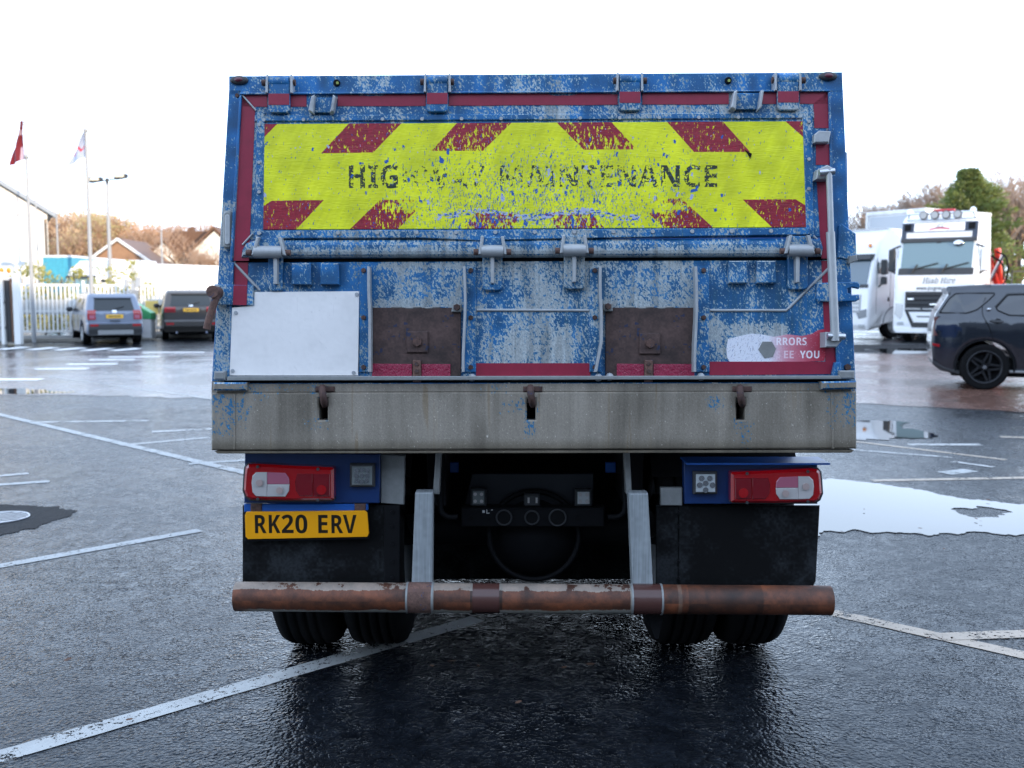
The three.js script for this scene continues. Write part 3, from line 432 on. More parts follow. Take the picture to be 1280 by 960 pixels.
// estate-like car seen from behind; rear at local z = 0, facing +z away from travel
function rearCar(name, label, pos, turn, o) {
  const t = thing(name, label, 'car', pos, turn), { L, W, H: h, belt, paint } = o, wr = o.wheel, ax = [-0.85, -L + 0.85];
  const zr = (y) => { const P = o.rear; let i = 0; while (i < P.length - 2 && P[i + 1][1] < y) i++; const [z0, y0] = P[i], [z1, y1] = P[i + 1]; return lerp(z0, z1, clamp((y - y0) / (y1 - y0))); };
  const arch = (z) => Array.from({ length: 9 }, (_, i) => { const a = Math.PI * i / 8; return [z + (wr + 0.06) * Math.cos(a), Math.max(0.24, wr + (wr + 0.06) * Math.sin(a))]; });
  const pts = [...o.rear, [-L * 0.55, h], [-L * 0.62, h - 0.04], [-L * 0.76, belt + 0.06], [-L * 0.96, belt - 0.12], [-L, 0.62], [-L, 0.3], [-L + 0.1, 0.24], ...arch(ax[1]).reverse(), ...arch(ax[0]).reverse(), [o.rear[0][0] - 0.1, 0.3]];
  const tum = (v) => { if (v.y > belt) v.x *= 1 - o.tum * (v.y - belt) / (h - belt); v.x *= 1 - 0.05 * sstep(-0.7, 0.05, v.z); };
  const sub = (g) => { return deform(g, tum); };
  // the shell is cut in slices so that it can bend
  const shell = sideProfile(pts, W, 0.09); part('body', smoothBody(shell, tum), paint, t);
  const plate = (n, x0, x1, y0, y1, proud, m, k = 0.04, corner = 0) => { const N = 8; const g = drape((s, v) => { const y = lerp(y0, y1, v), e = 1 - corner * Math.pow(Math.abs(2 * v - 1), 4); return V3(lerp(x0, x1, s) * 1, y, zr(y) + proud); }, N, N); const b = drape((s, v) => { const y = lerp(y1, y0, v); return V3(lerp(x0, x1, s), y, zr(y) - k); }, N, N);
    const rim = (f) => drape((s, v) => { const [x, y] = f(s); return V3(x, y, zr(y) + lerp(proud, -k, v)); }, N, 1); const all = [g, b, rim((s) => [lerp(x0, x1, s), y0]), rim((s) => [lerp(x1, x0, s), y1]), rim((s) => [x1, lerp(y0, y1, s)]), rim((s) => [x0, lerp(y1, y0, s)])]; return part(n, sub(join(all)), m, t); };
  const gw = o.glassW;
  plate('rear_window', -gw, gw, o.win[0], o.win[1], 0.012, M.darkGlass); plate('bumper', -W / 2 + 0.06, W / 2 - 0.06, 0.3, o.bump, 0.035, o.bumpMat); 
  if (o.skid) plate('skid_plate', -o.skid, o.skid, 0.33, 0.47, 0.05, M.galv);
  plate('number_plate', -0.27, 0.27, o.plate, o.plate + 0.12, 0.02, mat({ name: 'amber_plate', color: C(0.75, 0.42, 0.03), roughness: 0.4 })); plate('plate_text', -0.2, 0.2, o.plate + 0.045, o.plate + 0.075, 0.023, M.plastic);
  for (const s of [-1, 1]) { const [lx0, lx1, ly0, ly1] = o.lamp; plate('tail_lamp', s * lx0, s * lx1, ly0, ly1, 0.022, M.redLens); plate('lamp_inner', s * (lx0 + 0.03), s * (lx1 - 0.06), ly0 + 0.03, ly0 + (ly1 - ly0) * 0.5, 0.027, o.lampInner ?? M.redLensDark); plate('reflector', s * (W / 2 - 0.36), s * (W / 2 - 0.1), o.bump - 0.07, o.bump, 0.042, M.redLens); }
  plate('spoiler', -gw - 0.02, gw + 0.02, o.win[1] + 0.01, o.win[1] + 0.06, 0.07, paint); part('wiper', cyl(V3(-0.05, o.win[0] + 0.05, zr(o.win[0] + 0.05) + 0.04), V3(0.3, o.win[0] + 0.14, zr(o.win[0] + 0.14) + 0.04), 0.012), M.plastic, t); plate('badge', -0.07, 0.07, o.plate + 0.18, o.plate + 0.26, 0.02, M.chrome); plate('boot_handle', -0.16, 0.16, o.plate - 0.1, o.plate - 0.06, 0.016, M.plastic);
  for (const s of [-1, 1]) { const g = new THREE.SphereGeometry(1, 14, 10); g.scale(0.11, 0.085, 0.06); g.translate(s * (W / 2 + 0.1), belt + 0.1, -L * 0.68); part('door_mirror', g, M.plastic, t); part('mirror_arm', box(s * (W / 2 - 0.08), s * (W / 2 + 0.06), belt + 0.04, belt + 0.08, -L * 0.69, -L * 0.67, 0.01), M.plastic, t);
    // side glass, a dark slab let into each flank
    const sg = prism([[-L * 0.66, belt + 0.06], [-0.75, belt + 0.1], [-0.95, h - 0.17], [-L * 0.58, h - 0.15]], -0.02, 0.02, 0.004); sg.rotateY(-Math.PI / 2); sg.translate(s * (W / 2 - 0.005), 0, 0); part('side_window', deform(sg, (v) => { const k = (v.y - belt) / (h - belt); v.x -= s * (W / 2) * o.tum * k; v.x *= 1; }), M.darkGlass, t);
    part('roof_rail', deform(cyl(V3(s * (W / 2 - 0.24), h + 0.03, -0.9), V3(s * (W / 2 - 0.24), h + 0.03, -L * 0.56), 0.018), () => {}), o.rail ?? M.plastic, t);
    for (const z of ax) wheel(t, V3(s * (W / 2 - 0.12), wr, z), 'x', wr, 0.23, wr * 0.64, o.rim ?? M.galv, 5, s);
    if (o.exhaust) part('exhaust', cyl(V3(s * 0.5, 0.28, -0.3), V3(s * 0.5, 0.28, 0.02), 0.04), M.chrome, t); }
  part('underbody', box(-W / 2 + 0.25, W / 2 - 0.25, 0.2, 0.34, -L + 0.4, -0.25, 0.02), M.black, t); part('aerial', cyl(V3(0, h, -0.7), V3(0, h + 0.12, -0.82), 0.012), M.plastic, t);
  return t;
}
{
  const carPaint = (n, r, g, b) => mat({ name: n, color: C(r, g, b), roughness: 0.35, metalness: 0.3, clearcoat: 1, clearcoatRoughness: 0.06 });
  const p = gnd(150, 430); 
  rearCar('compact_car', 'grey blue compact crossover parked by the white railing, rear towards us', [at(145, 430, 32).x, 0, -32], 0.53, { L: 4.25, W: 1.8, H: 1.64, belt: 1.0, tum: 0.2, wheel: 0.345, paint: carPaint('grey_blue_paint', 0.15, 0.18, 0.24), bumpMat: M.plastic, bump: 0.66, skid: 0.56, glassW: 0.66, win: [1.08, 1.48], plate: 0.84, lamp: [0.6, 0.86, 0.8, 1.1], lampInner: M.pinkLens, rail: M.galv, exhaust: false,
    rear: [[0.0, 0.34], [0.04, 0.5], [0.03, 0.68], [-0.06, 0.72], [-0.08, 1.02], [-0.42, 1.54], [-0.55, 1.62]] });
  rearCar('large_car', 'black large estate car parked beside the lorry, rear towards us', [at(240, 425, 35).x, 0, -35], 0.36, { L: 4.8, W: 1.95, H: 1.76, belt: 1.08, tum: 0.19, wheel: 0.37, paint: carPaint('brown_black_paint', 0.035, 0.03, 0.026), bumpMat: carPaint('brown_black_bumper', 0.03, 0.026, 0.022), bump: 0.62, skid: 0, glassW: 0.74, win: [1.2, 1.6], plate: 1.0, lamp: [0.55, 0.93, 0.98, 1.16], exhaust: true,
    rear: [[-0.02, 0.32], [0.03, 0.5], [0.02, 0.66], [-0.04, 0.72], [-0.06, 1.12], [-0.4, 1.66], [-0.55, 1.74]] });
}
// --- dark large car on the right, seen side on; drawn on its near flank
{
  const Zf = 16.7, YAW = 0.35, q = at(1231, 486, Zf), ax = V3(Math.cos(YAW), 0, Math.sin(YAW)), an = V3(-Math.sin(YAW), 0, Math.cos(YAW)), t = thing('large_car', 'dark blue grey large car with black wheels at the right edge, seen side on', 'car', [0, 0, 0], -YAW), B = t.position;
  const zf = 0.98, W = 1.98; B.copy(q).setY(0).addScaledVector(ax, 1.1).addScaledVector(an, -zf);
  const XY = (px, py) => { const r = ray(px, py), o = V3(q.x, EYE, q.z).sub(camera.position).setY(0), k = o.dot(an) / r.dot(an), h = camera.position.clone().addScaledVector(r, k); return [h.clone().sub(B).dot(ax), h.y]; };
  const paint = mat({ name: 'dark_blue_grey_paint', color: C(0.014, 0.019, 0.028), roughness: 0.16, metalness: 0.35, clearcoat: 1, clearcoatRoughness: 0.05 });
  const [wx, wy] = XY(1231, 455), R = 0.385, arc = (cx) => Array.from({ length: 13 }, (_, i) => { const a = Math.PI * (1.08 - 1.16 * i / 12); return [cx + (R + 0.055) * Math.cos(a), Math.max(0.3, R + (R + 0.055) * Math.sin(a))]; });
  const wx2 = wx + 2.92, prof = [XY(1183, 360), XY(1192, 357.5), XY(1230, 355.5), XY(1290, 354.5), XY(1350, 358), [wx + 2.1, 1.5], [wx + 2.55, 1.12], [wx + 3.6, 0.98], [wx + 3.85, 0.7], [wx + 3.85, 0.32], [wx + 3.6, 0.26], ...arc(wx2).reverse(), [wx + 0.7, 0.28], ...arc(wx).reverse(), XY(1201, 467), XY(1175, 463), XY(1166, 452), XY(1164, 432), XY(1166, 408), XY(1170, 392), XY(1186, 368)];
  const belt = XY(0, 392)[1], top = XY(0, 356)[1], tum = (v) => { const k = clamp((v.y - belt) / (top - belt)); v.z *= 1 - 0.17 * k; const rear = sstep(-1.9, -1.45, v.x) ; v.z *= lerp(0.9, 1, rear); v.z -= Math.sign(v.z) * 0.07 * Math.pow(clamp((0.92 - v.y) / 0.62, -0.6, 1), 2) * (Math.abs(v.z) > 0.5 ? 1 : 0); };
  part('body', smoothBody(prism(prof, -zf, zf, 0.07), tum, 0.13), paint, t);
  const flank = (px, z0, z1, m, n, b = 0.004) => part(n, deform(prism(px.map((a) => XY(...a)), z0, z1, b), tum), m, t);
  const glass = mat({ name: 'tinted_glass', color: C(0.006, 0.009, 0.014), roughness: 0.03, clearcoat: 1 });
  flank([[1175, 391], [1187, 374], [1196, 367], [1245, 366.5], [1236, 376], [1222, 387], [1208, 391.5]], zf - 0.03, zf + 0.006, glass, 'quarter_window');
  flank([[1248, 388], [1246, 384], [1261, 369], [1300, 368], [1300, 395], [1262, 394]], zf - 0.03, zf + 0.006, glass, 'door_window');
  flank([[1246, 386], [1244, 383], [1260, 366.5], [1300, 365.5], [1300, 368], [1262, 369], [1248, 384]], zf - 0.03, zf + 0.01, M.plastic, 'window_trim', 0.002);
  flank([[1183, 361], [1186, 358], [1240, 355], [1240, 358], [1190, 363], [1187, 368.5]], zf - 0.1, zf + 0.004, paint, 'spoiler');
  flank([[1172, 395.5], [1300, 399], [1300, 400], [1172, 396.6]], zf - 0.02, zf + 0.004, M.black, 'shoulder_crease', 0.001);
  for (const [name, loop] of [['window_seal', [[1175, 391], [1187, 374], [1196, 367], [1245, 366.5], [1236, 376], [1222, 387], [1208, 391.5], [1175, 391]]], ['window_seal', [[1300, 395], [1262, 394], [1248, 388], [1246, 384], [1261, 369], [1300, 368]]]]) { const c = new THREE.CatmullRomCurve3(loop.map(([a, b]) => { const [x, y] = XY(a, b), v = V3(x, y, zf + 0.008); tum(v); return v; }), false, 'catmullrom', 0.1); part(name, new THREE.TubeGeometry(c, 60, 0.011, 5), M.black, t); }
  { const seam = [[1233, 372], [1229, 382], [1229, 394], [1234, 404], [1240, 418], [1241, 424]]; const c = new THREE.CatmullRomCurve3(seam.map(([a, b]) => { const [x, y] = XY(a, b), v = V3(x, y, zf + 0.001); tum(v); return v; })); part('door_seam', new THREE.TubeGeometry(c, 24, 0.006, 5), M.black, t); }
  flank([[1237, 401], [1239, 399.5], [1253, 400.5], [1255, 402], [1252, 403.5], [1240, 402.5]], zf - 0.02, zf + 0.03, M.plastic, 'door_handle'); flank([[1242, 402], [1246, 398], [1251, 399], [1252, 403], [1247, 405]], zf - 0.02, zf + 0.008, M.black, 'handle_recess');
  { const [x, y] = XY(1201, 413), g = new THREE.CylinderGeometry(0.085, 0.085, 0.012, 24); g.rotateX(Math.PI / 2); g.translate(x, y, zf * 0.965 + 0.006); part('fuel_flap', g, paint, t); const rr = new THREE.TorusGeometry(0.086, 0.004, 6, 28); rr.translate(x, y, zf * 0.965 + 0.008); part('fuel_flap_seam', rr, M.black, t); }
  { const [x, y] = XY(1236.5, 386.5), g = new THREE.SphereGeometry(1, 12, 8); g.scale(0.035, 0.016, 0.01); g.translate(x, y, zf * 0.97); part('badge', g, M.chrome, t); }
  flank([[1166, 429], [1175, 431], [1175, 434], [1166, 432]], zf - 0.1, zf + 0.004, M.redLens, 'side_reflector', 0.002);
  flank([[1168, 396], [1174, 396], [1172, 420], [1167, 420]], zf - 0.25, zf + 0.003, mat({ name: 'smoked_lamp', color: C(0.1, 0.03, 0.025), roughness: 0.12, clearcoat: 1 }), 'tail_lamp');
  { const tor = new THREE.TorusGeometry(R + 0.065, 0.016, 6, 30, Math.PI * 1.1); tor.rotateZ(-0.05 * Math.PI); tor.translate(wx, R, zf * 0.985); part('arch_trim', tor, M.black, t); }
  flank([[1262, 466], [1300, 467], [1300, 464.5], [1262, 463.5]], zf - 0.12, zf + 0.05, M.galv, 'side_step');
  const dark = mat({ name: 'black_alloy', color: C(0.03, 0.032, 0.036), roughness: 0.3, metalness: 0.6 });
  for (const [x, z, s] of [[wx, zf - 0.13, 1], [wx2, zf - 0.13, 1], [wx, -zf + 0.13, -1], [wx2, -zf + 0.13, -1]]) { const w = wheel(t, V3(x, R, z), 'z', R, 0.26, R * 0.72, dark, 5, s); const cap = new THREE.CylinderGeometry(0.032, 0.032, 0.012, 12); cap.translate(0, 0.26 * 0.48, 0); part('hub_cap', cap, M.chrome, w); }
  part('rear_bumper_trim', deform(prism([[1166, 456], [1176, 464], [1200, 468.5], [1200, 464], [1180, 459], [1166, 450]].map((a) => XY(...a)), -zf + 0.05, zf + 0.006, 0.01), tum), M.plastic, t);
  part('floor_pan', box(wx - 0.5, wx + 3.4, 0.22, 0.4, -0.85, 0.85, 0.02), M.black, t);
}
// --- white cab-over lorries
function frontCab(t, o) { // front at local z = 0, facing +z
  const W = o.W ?? 2.5, P = o.front, zf = (y) => { let i = 0; while (i < P.length - 2 && P[i + 1][1] < y) i++; const [z0, y0] = P[i], [z1, y1] = P[i + 1]; return lerp(z0, z1, clamp((y - y0) / (y1 - y0))); };
  const top = P[P.length - 1][1], shellPts = [...P, [-0.9, top + 0.06], [-2.15, top + 0.04], [-2.2, top - 0.1], [-2.2, 1.05], [-2.0, 1.05], ...Array.from({ length: 9 }, (_, i) => { const a = Math.PI * (1 - i / 8); return [-1.4 + 0.62 * Math.cos(a), 0.52 + 0.62 * Math.sin(a)]; }), [-0.75, 0.4], [-0.1, 0.3]];
  part('cab', smoothBody(sideProfile(shellPts, W, 0.14), (v) => { if (v.y > 1.8) v.x *= 1 - 0.05 * sstep(1.8, top, v.y); }, 0.3), o.paint ?? M.whiteGloss, t);
  const plate = (n, x0, x1, y0, y1, proud, m, k = 0.06, parent = t) => { const N = 10, g = [drape((s, v) => { const y = lerp(y0, y1, v); return V3(lerp(x0, x1, s), y, zf(y) + proud); }, 2, N), drape((s, v) => { const y = lerp(y0, y1, v); return V3(x1, y, zf(y) + lerp(proud, -k, s)); }, 1, N), drape((s, v) => { const y = lerp(y1, y0, v); return V3(x0, y, zf(y) + lerp(proud, -k, s)); }, 1, N), drape((s, v) => V3(lerp(x0, x1, s), y1, zf(y1) + lerp(proud, -k, v)), 1, 1), drape((s, v) => V3(lerp(x1, x0, s), y0, zf(y0) + lerp(proud, -k, v)), 1, 1)]; return part(n, join(g), m, parent); };
  const trap = (n, pts, z0, z1, m, b = 0.01) => part(n, buv(prism(pts, z0, z1, b)), m, t);
  const print = (n, x0, x1, y0, y1, proud, tx, clear) => { const g = drape((s, v) => { const y = lerp(y0, y1, v); return V3(lerp(x0, x1, s), y, zf(y) + proud); }, 1, 4); const m = new THREE.MeshStandardMaterial({ map: tx, roughness: 0.4, transparent: !!clear }); m.name = n; return part(n, g, m, t); };
  return { plate, trap, print, zf, W, top };
}
const script = (w, h, draw) => canvasTex(w, h, (g) => { g.clearRect(0, 0, w, h); draw(g); });
{
  const Z = 33.4, p = at(1170, 428, Z), yaw = -0.62, t = thing('crane_lorry', 'white cab-over lorry with Hiab Hire on its front and a red crane behind the cab', 'lorry', [p.x - 0.12, 0, -Z], yaw); t.scale.set(1.05, 1.1, 1.05);
  const c = frontCab(t, { front: [[0, 0.3], [0.06, 0.5], [0.06, 1.1], [0.03, 2.0], [-0.02, 2.15], [-0.3, 3.12], [-0.34, 3.2], [-0.42, 3.62], [-0.72, 3.84]] }), gl = mat({ name: 'windscreen_glass', color: C(0.1, 0.17, 0.19), roughness: 0.05, clearcoat: 1 });
  const ws = c.plate('windscreen', -1.06, 1.06, 2.24, 3.06, 0.02, gl); c.plate('screen_cowl', -1.12, 1.12, 2.05, 2.25, 0.028, M.plastic);
  c.plate('sun_visor', -1.14, 1.14, 3.04, 3.16, 0.06, M.plastic); c.plate('visor_band', -0.98, 0.98, 3.17, 3.34, 0.05, M.white); c.plate('sign_surround', -1.14, 1.14, 3.12, 3.64, 0.03, mat({ name: 'dark_blue_trim', color: C(0.02, 0.03, 0.055), roughness: 0.3 }));
  c.print('roof_sign', -0.76, 0.76, 3.37, 3.62, 0.052, canvasTex(512, 84, (g) => { g.fillStyle = '#f0f0f2'; g.fillRect(0, 0, 512, 84); g.fillStyle = '#b01636'; g.beginPath(); g.moveTo(150, 62); g.quadraticCurveTo(256, 30, 366, 58); g.lineTo(360, 72); g.quadraticCurveTo(256, 52, 156, 74); g.fill(); g.font = 'bold italic 50px sans-serif'; g.fillStyle = '#1c2334'; g.textAlign = 'center'; g.fillText('JCC', 262, 48); }));
  for (const s of [-1, 1]) c.plate('sign_louvre', s * 0.86, s * 1.06, 3.4, 3.6, 0.04, M.black);
  c.print('script_lettering', -0.42, 0.66, 1.72, 2.0, 0.012, script(512, 114, (g) => { g.font = 'italic 100px serif'; g.fillStyle = '#20242c'; g.textAlign = 'center'; g.fillText('Hiab Hire', 256, 86); }), true);
  c.print('web_address', -0.66, 0.84, 1.53, 1.73, 0.014, script(768, 92, (g) => { g.font = 'bold 66px sans-serif'; g.fillStyle = '#2b2f36'; g.textAlign = 'center'; g.fillText('www.jccgroup.co.uk', 384, 62, 760); }), true);
  c.plate('grille', -0.86, 0.86, 1.04, 1.54, 0.03, M.plastic); for (const y of [1.14, 1.28, 1.42]) c.plate('grille_bar', -0.8, 0.8, y - 0.012, y + 0.012, 0.045, M.black); c.plate('grille_badge', -0.78, -0.6, 1.3, 1.33, 0.05, M.chrome); c.plate('grille_badge', -0.1, 0.12, 1.14, 1.17, 0.05, M.chrome); for (const x of [-0.35, 0.25]) c.plate('grille_divider', x - 0.02, x + 0.02, 1.0, 1.37, 0.04, M.plastic);
  c.trap('lower_grille', [[-0.88, 1.0], [0.88, 1.0], [0.62, 0.36], [-0.6, 0.36]], 0.03, 0.075, M.plastic); c.trap('bumper_panel', [[-0.74, 0.92], [0.74, 0.92], [0.58, 0.6], [-0.58, 0.6]], 0.06, 0.1, M.whiteGloss); c.trap('bumper_slot', [[-0.5, 0.8], [0.5, 0.8], [0.46, 0.76], [-0.46, 0.76]], 0.09, 0.105, M.plastic, 0.004); c.trap('lower_lip', [[-1.2, 0.44], [1.2, 0.44], [1.12, 0.28], [-1.12, 0.28]], 0.02, 0.1, M.whiteGloss); c.trap('number_plate', [[-0.26, 0.43], [0.26, 0.43], [0.26, 0.32], [-0.26, 0.32]], 0.1, 0.11, M.white, 0.003); c.plate('tow_cover', -0.1, 0.08, 0.38, 0.6, 0.11, M.galv);
  for (const s of [-1, 1]) { c.trap('headlamp', s > 0 ? [[0.92, 1.15], [1.16, 1.2], [1.18, 0.85], [1.0, 0.68], [0.94, 0.8]] : [[-0.92, 1.15], [-0.94, 0.8], [-1.0, 0.68], [-1.18, 0.85], [-1.16, 1.2]], 0.0, 0.07, mat({ name: 'headlamp_glass', color: C(0.5, 0.5, 0.5), roughness: 0.1, metalness: 0.3, clearcoat: 1 })); c.trap('fog_lamp', s > 0 ? [[0.9, 0.62], [1.08, 0.62], [1.08, 0.52], [0.88, 0.52]] : [[-1.08, 0.62], [-0.9, 0.62], [-0.88, 0.52], [-1.08, 0.52]], 0.05, 0.085, M.galv);
    part('mirror_housing', box(s * 1.28, s * 1.5, 2.15, 2.85, -0.32, -0.18, 0.05), s > 0 ? M.whiteGloss : M.plastic, t); part('mirror_glass', box(s * 1.3, s * 1.48, 2.2, 2.8, -0.335, -0.325, 0.02), M.darkGlass, t); part('mirror_arm', [cyl(V3(s * 1.14, 2.95, -0.25), V3(s * 1.4, 2.84, -0.25), 0.03), cyl(V3(s * 1.14, 2.02, -0.25), V3(s * 1.4, 2.18, -0.25), 0.03)], M.plastic, t);
    part('side_window', box(s * 1.195, s * 1.235, 2.05, 2.8, -1.15, -0.45, 0.01), gl, t); part('door_edge', [box(s * 1.24, s * 1.256, 1.1, 2.9, -0.36, -0.345, 0.002), box(s * 1.24, s * 1.256, 1.1, 2.9, -1.35, -1.335, 0.002)], M.plastic, t); part('step', [box(s * 1.0, s * 1.25, 0.55, 0.62, -0.72, -0.3, 0.02), box(s * 1.0, s * 1.25, 0.85, 0.9, -0.72, -0.3, 0.02)], M.plastic, t); wheel(t, V3(s * 1.08, 0.5, -1.4), 'x', 0.5, 0.3, 0.29, M.galv, 6, s); wheel(t, V3(s * 1.05, 0.5, -5.0), 'x', 0.5, 0.3, 0.29, M.galv, 6, s); wheel(t, V3(s * 1.05, 0.5, -6.3), 'x', 0.5, 0.3, 0.29, M.galv, 6, s);
    part('chassis_rail', box(s * 0.38, s * 0.46, 0.75, 1.0, -9.5, -1.8, 0.01), M.black, t); part('air_horn', cyl(V3(s * 0.95, 3.98, -0.8), V3(s * 0.95, 3.98, -0.5), 0.05, 0.09, 10), M.chrome, t); }
  for (const x of [-0.55, 0.35]) { part('wiper', cyl(V3(x - 0.1, 2.22, c.zf(2.22) + 0.06), V3(x + 0.62, 2.4, c.zf(2.4) + 0.06), 0.018), M.plastic, t); part('wiper_arm', cyl(V3(x - 0.15, 2.12, c.zf(2.12) + 0.06), V3(x, 2.36, c.zf(2.36) + 0.06), 0.022), M.plastic, t); }
  const bar = part('light_bar', [cyl(V3(-1.0, 3.92, -0.5), V3(1.0, 3.92, -0.5), 0.035), cyl(V3(-1.0, 3.74, -0.42), V3(1.0, 3.74, -0.42), 0.03), cyl(V3(-1.05, 3.62, -0.6), V3(-0.95, 3.94, -0.5), 0.03), cyl(V3(1.05, 3.62, -0.6), V3(0.95, 3.94, -0.5), 0.03)], M.chrome, t); for (let i = 0; i < 4; i++) { const x = -0.5 + i * 0.34; part('spot_lamp', cyl(V3(x, 3.86, -0.5), V3(x, 3.86, -0.36), 0.12, 0.13, 16), M.plastic, bar); part('lamp_glass', cyl(V3(x, 3.86, -0.36), V3(x, 3.86, -0.345), 0.105, 0.105, 16), M.galv, bar); }
  part('beacon_bar', box(-0.3, 0.35, 3.98, 4.06, -0.95, -0.75, 0.03), mat({ name: 'red_beacon', color: C(0.4, 0.03, 0.04), roughness: 0.4 }), t);
  part('dash_top', box(-1.0, 1.0, 1.95, 2.1, -0.7, -0.1, 0.02), M.plastic, t); { const g = new THREE.SphereGeometry(1, 12, 8); g.scale(0.16, 0.1, 0.05); g.translate(0.62, 2.98, c.zf(2.98) + 0.05); part('kerb_mirror', g, M.chrome, t); }
  c.plate('screen_sticker', -0.04, 0.1, 3.0, 3.05, 0.024, M.plastic);
  // red folded crane behind the cab
  const red = mat({ name: 'crane_red', color: C(0.62, 0.03, 0.015), roughness: 0.35 }), bmz = (a, b, w) => cyl(a, b, w, w * 0.9, 6);
  const cr = part('crane', [bmz(V3(0.9, 0.9, -2.9), V3(0.95, 2.8, -2.8), 0.2), bmz(V3(0.9, 2.8, -2.8), V3(1.5, 1.5, -2.9), 0.16), bmz(V3(1.5, 1.5, -2.9), V3(1.3, 2.9, -2.75), 0.12), box(-1.1, 1.5, 1.0, 1.4, -3.3, -2.6, 0.05)], red, t, 'red folded crane'); part('hose', tube([V3(1.3, 2.8, -2.6), V3(1.6, 2.6, -2.55), V3(1.65, 2.0, -2.6), V3(1.5, 1.7, -2.6)], 0.03), M.black, cr); part('hose', tube([V3(1.1, 2.7, -2.6), V3(1.5, 2.4, -2.5), V3(1.55, 1.9, -2.6)], 0.03), M.black, cr); part('cylinder', cyl(V3(1.0, 1.6, -2.65), V3(1.5, 2.7, -2.6), 0.06), M.chrome, cr);
  part('load_bed', box(-1.25, 1.25, 1.15, 1.3, -9.5, -3.5, 0.02), M.galv, t); part('bed_headboard', box(-1.25, 1.25, 1.3, 2.4, -3.6, -3.5, 0.02), M.white, t);
}
{
  const Z = 37, p = at(1050, 421, Z), t = thing('articulated_lorry', 'white articulated lorry half hidden behind the blue tipper', 'lorry', [p.x, 0, -Z], -0.98);
  const c = frontCab(t, { front: [[0, 0.3], [0.08, 0.5], [0.07, 1.0], [0.02, 1.85], [-0.02, 2.0], [-0.22, 2.85], [-0.3, 3.0], [-0.5, 3.5], [-1.0, 3.95]] }), gl = mat({ name: 'blue_windscreen', color: C(0.06, 0.1, 0.13), roughness: 0.05, clearcoat: 1 });
  c.plate('windscreen', -1.1, 1.1, 1.95, 2.85, 0.02, gl); c.plate('windscreen_frame', -1.16, 1.16, 1.84, 1.96, 0.025, M.plastic); c.plate('sun_visor', -1.16, 1.16, 2.86, 3.05, 0.2, M.plastic); c.plate('grille', -0.9, 0.9, 0.95, 1.6, 0.03, M.galv); for (const y of [1.05, 1.2, 1.35, 1.5]) c.plate('grille_bar', -0.85, 0.85, y - 0.03, y + 0.03, 0.05, M.white);
  for (const s of [-1, 1]) {
    c.trap('headlamp', s > 0 ? [[0.72, 0.98], [1.16, 1.08], [1.17, 0.8], [0.85, 0.72]] : [[-1.16, 1.08], [-0.72, 0.98], [-0.85, 0.72], [-1.17, 0.8]], 0.02, 0.1, mat({ name: 'headlamp_bright', color: C(0.4, 0.42, 0.44), roughness: 0.1, metalness: 0.4, clearcoat: 1 })); c.trap('fog_lamp', s > 0 ? [[0.85, 0.52], [1.1, 0.52], [1.1, 0.42], [0.85, 0.42]] : [[-1.1, 0.52], [-0.85, 0.52], [-0.85, 0.42], [-1.1, 0.42]], 0.06, 0.1, M.galv);
    part('side_window', box(s * 1.2, s * 1.24, 1.98, 2.75, -1.05, -0.4, 0.01), gl, t); part('mirror_housing', [box(s * 1.32, s * 1.52, 2.3, 2.85, -0.62, -0.42, 0.06), box(s * 1.32, s * 1.52, 1.95, 2.24, -0.62, -0.42, 0.06)], M.plastic, t); part('mirror_arm', cyl(V3(s * 1.22, 1.85, -0.45), V3(s * 1.4, 2.0, -0.5), 0.03), M.plastic, t);
    part('wheel_arch', (() => { const g = new THREE.TorusGeometry(0.62, 0.05, 6, 24, Math.PI); g.rotateY(Math.PI / 2); g.translate(s * 1.22, 0.52, -1.4); return g; })(), mat({ name: 'grey_arch', color: C(0.25, 0.26, 0.28), roughness: 0.5 }), t); wheel(t, V3(s * 1.1, 0.5, -1.4), 'x', 0.5, 0.3, 0.3, M.galv, 8, s); wheel(t, V3(s * 1.05, 0.5, -5.2), 'x', 0.5, 0.5, 0.3, M.galv, 8, s); for (const z of [-6.6]) wheel(t, V3(s * 1.05, 0.5, z), 'x', 0.5, 0.36, 0.3, M.galv, 8, s);
    part('door_seam', [box(s * 1.242, s * 1.256, 0.9, 2.9, -0.36, -0.35, 0.001), box(s * 1.242, s * 1.256, 1.0, 2.9, -1.15, -1.14, 0.001)], M.plastic, t); part('air_deflector', box(s * 1.1, s * 1.22, 1.05, 3.7, -2.75, -2.2, 0.03), M.whiteGloss, t); part('fuel_tank', box(s * 0.75, s * 1.2, 0.45, 1.0, -3.9, -2.35, 0.12), M.galv, t); part('chassis_rail', box(s * 0.38, s * 0.46, 0.75, 1.0, -6.5, -1.8, 0.01), M.black, t);
  }
  part('door_handle', box(1.25, 1.275, 1.35, 1.5, -1.08, -1.0, 0.01), M.plastic, t); part('roof_lamp', box(-0.95, -0.85, 3.62, 3.74, -0.6, -0.5, 0.02), M.orange, t); part('roof_lamp', box(0.85, 0.95, 3.3, 3.42, -0.42, -0.34, 0.02), M.orange, t);
